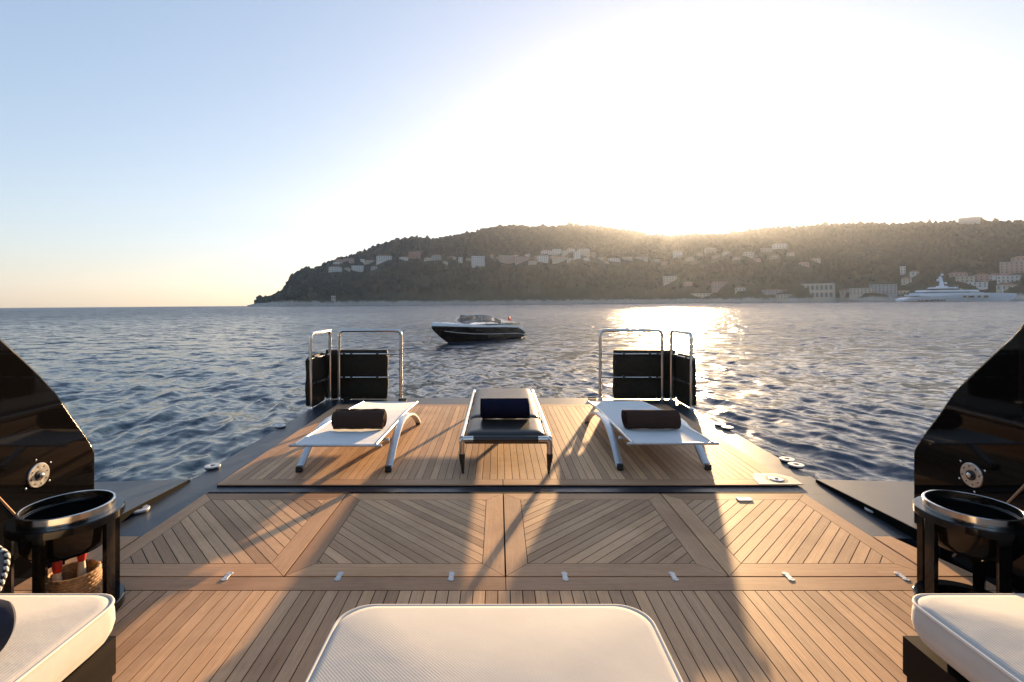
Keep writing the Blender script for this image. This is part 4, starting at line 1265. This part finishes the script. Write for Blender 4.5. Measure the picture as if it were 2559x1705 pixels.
    so = wo.modifiers.new('thickness', 'SOLIDIFY'); so.thickness = 0.012
    MB().tube(pt, 0.020, 6).build('screen_frame', M['steel'], wo)
    MB().tube(pl, 0.014, 6).build('screen_base', M['black_matt'], wo)
    for i in (5, 11): MB().cyl(pl[i], pt[i], 0.014, n=6).build('screen_pillar', M['black_matt'], wo)
    for s in (-1, 1):
        MB().box((0.93 * k, s * 0.10, 0.83 * zs + 0.17), (0.14, 0.05, 0.06)).build('bow_cleat', M['steel'], root)
        MB().box((-0.55 * k, s * 0.86 * B, zd + 0.05), (0.12, 0.05, 0.06)).build('stern_cleat', M['steel'], root)
    MB().cyl((-0.72 * k, 0.15, zd + 0.05), (-0.78 * k, 0.15, zd + 0.46), 0.012, n=6).build('flag_staff', M['steel'], root)
    def fl(u_, v_): return (-0.775 * k - 0.30 * u_, 0.15 + 0.04 * math.sin(u_ * 5), zd + 0.20 + 0.20 * v_ - 0.16 * u_ * u_)
    fo = MB().sheet(fl, 10, 5).build('flag', M['red'], root, 60); fo.modifiers.new('thickness', 'SOLIDIFY').thickness = 0.006
    MB().box((-1.03 * k, 0, 0.10 * zs + 0.02), (0.36, 1.5 * B, 0.07)).build('bathing_step', M['boat_hull'], root)
    # anchor roller and rode
    MB().box((1.10 * k, 0, 0.62 * zs), (0.16, 0.10, 0.10)).build('anchor', M['steel'], root)
    MB().tube([(1.10 * k, 0, 0.60 * zs), (1.12 * k, 0, 0.3 * zs), (1.18 * k, 0, -0.1)], 0.012, 6).build('anchor_rode', M['cord_white'], root)
speedboat()

# ================================================================== superyacht far off
def superyacht():
    A = ray_sea(2247, 753); Bq = ray_sea(2541, 752)
    dist = 640.0
    pa = Vector((A.x, A.y, 0)) * (dist / A.y); pb = Vector((Bq.x, Bq.y, 0)) * (dist / Bq.y)
    L = (pb - pa).length; mid = (pa + pb) / 2
    root = thing('superyacht', 'white multi-deck superyacht with tall mast lying off the far shore', 'yacht', mid)
    root.rotation_euler = (0, 0, math.atan2(pb.y - pa.y, pb.x - pa.x)); OFF[root.name] = Vector((0, 0, 0))
    px = L / 294.0                     # metres per photograph pixel along the hull
    # crop pixels -> metres: x from the stern (310), z up from the waterline (745), 0.1525 px each
    g = lambda x: ((x - 310) * 0.1525 - 147) * px
    hz = lambda y: (745 - y) * 0.1525 * px
    Bm = L * 0.07
    # hull
    st = [(310, 0.62, 705, 0), (400, 0.9, 680, -1), (560, 1.0, 660, -1), (900, 1.0, 640, -1), (1300, 1.0, 615, -1), (1650, 0.85, 605, -1), (1900, 0.58, 607, -1), (2060, 0.34, 610, -0.4), (2160, 0.16, 614, 3.0), (2235, 0.02, 616, 6.5)]
    rings = []
    for x, b1, yt, zb in st:
        zt = hz(yt); rings.append([(g(x), Bm * b1, zt), (g(x), Bm * b1 * 0.96, zt * 0.5 + max(zb, 0) * 0.5), (g(x), Bm * b1 * 0.6, max(zb, -1)), (g(x), -Bm * b1 * 0.6, max(zb, -1)), (g(x), -Bm * b1 * 0.96, zt * 0.5 + max(zb, 0) * 0.5), (g(x), -Bm * b1, zt)])
    MB().rings(rings).build('hull', M['yacht_white'], root, 50)
    def tier(name, x0, x1, ytop, ybot, b, m, sweep=0.0, parent=root):
        n0, n1 = g(x0), g(x1); z0, z1 = hz(ybot), hz(ytop)
        pts = [(n0, -b * 0.8), (n0 + (n1 - n0) * 0.1, -b), (n0 + (n1 - n0) * 0.75, -b), (n1, -b * 0.35), (n1, b * 0.35), (n0 + (n1 - n0) * 0.75, b), (n0 + (n1 - n0) * 0.1, b), (n0, b * 0.8)]
        mb = MB(); nn = len(pts)
        sh = lambda x: (n0 + n1) / 2 + (x - (n0 + n1) / 2) * (1 - sweep)
        mb.add([(x, y, z0) for x, y in pts] + [(sh(x), y * 0.96, z1) for x, y in pts], [tuple(range(nn - 1, -1, -1)), tuple(range(nn, 2 * nn))] + [(i, (i + 1) % nn, nn + (i + 1) % nn, nn + i) for i in range(nn)])
        return mb.build(name, m, parent)
    tier('main_deck_house', 560, 1660, 600, 668, Bm * 0.97, M['yacht_white'])
    tier('main_deck_glass', 640, 1110, 650, 667, Bm * 0.985, M['yacht_glass'])
    tier('aft_bulwark', 480, 1120, 625, 646, Bm * 1.01, M['yacht_white'])
    tier('upper_glass', 740, 1560, 580, 604, Bm * 0.93, M['yacht_glass'], 0.02)
    tier('upper_deck_roof', 650, 1590, 555, 584, Bm * 0.98, M['yacht_white'], 0.05)
    tier('bridge_glass', 870, 1330, 534, 556, Bm * 0.75, M['yacht_glass'], 0.04)
    tier('sun_deck_roof', 840, 1250, 508, 528, Bm * 0.8, M['yacht_white'], 0.15)
    tier('mast_base', 930, 1120, 490, 512, Bm * 0.35, M['yacht_white'], 0.3)
    mm = MB(); mm.add([(g(975), -1, hz(495)), (g(1045), -1, hz(495)), (g(1045), 1, hz(495)), (g(975), 1, hz(495)), (g(985), -0.6, hz(350)), (g(1015), -0.6, hz(350)), (g(1015), 0.6, hz(350)), (g(985), 0.6, hz(350))],
                      [(3, 2, 1, 0), (4, 5, 6, 7), (0, 1, 5, 4), (1, 2, 6, 5), (2, 3, 7, 6), (3, 0, 4, 7)])
    ms = mm.build('mast', M['yacht_white'], root)
    for x, y, r_ in ((955, 390, 24), (990, 350, 22), (1020, 302, 20), (1080, 440, 18)):
        rr_ = r_ * 0.1525 * px
        MB().lathe([(rr_ * math.cos(a), rr_ * math.sin(a)) for a in np.linspace(-1.4, 1.5, 8)], (g(x), 0, hz(y)), 14).build('radar_dome', M['yacht_white'], ms, 60)
    MB().box((g(1040), 0, hz(430)), (90 * 0.1525 * px, 1.0, 0.8)).build('mast_spreader', M['yacht_white'], ms)
    MB().cyl((g(2010), 0, hz(606)), (g(2010), 0, hz(480)), 0.55, 0.35, 8).build('foremast', M['yacht_white'], root)
    for x in (1255, 1300): MB().cyl((g(x), 2, hz(545)), (g(x), 2, hz(480)), 0.4, 0.25, 6).build('aerial', M['yacht_white'], root)
    for x0, x1 in ((1240, 1290), (1325, 1365), (1368, 1410), (1480, 1512), (1580, 1610), (1612, 1640)):
        MB().box(((g(x0) + g(x1)) / 2, -Bm * 0.99, hz(664)), (g(x1) - g(x0), Bm * 0.1, hz(650) - hz(680))).build('hull_window', M['yacht_glass'], root)
    for x in (530, 580, 650, 740, 790, 840, 890, 940):
        MB().box((g(x), -Bm * 0.97, hz(720)), (22 * 0.1525 * px, Bm * 0.1, 12 * 0.1525 * px)).build('porthole', M['yacht_glass'], root)
    tier('swim_steps', 312, 420, 695, 735, Bm * 0.7, M['yacht_white'], 0.3)
superyacht()

# ================================================================== the air
hz_ = MB().box((0, 0, 145), (12800, 12800, 300)).build('haze', bpy.data.materials.new('haze'))
hz_['kind'] = 'stuff'; hz_['label'] = 'thin warm evening haze over the bay'; hz_['category'] = 'haze'
m = hz_.data.materials[0]; m.use_nodes = True
nt = m.node_tree; nt.nodes.remove(nt.nodes['Principled BSDF'])
pv = nt.nodes.new('ShaderNodeVolumePrincipled')
pv.inputs['Color'].default_value = (0.76, 0.84, 1.0, 1)
pv.inputs['Density'].default_value = 0.00009
pv.inputs['Anisotropy'].default_value = 0.62
nt.links.new(pv.outputs[0], nt.nodes['Material Output'].inputs['Volume'])
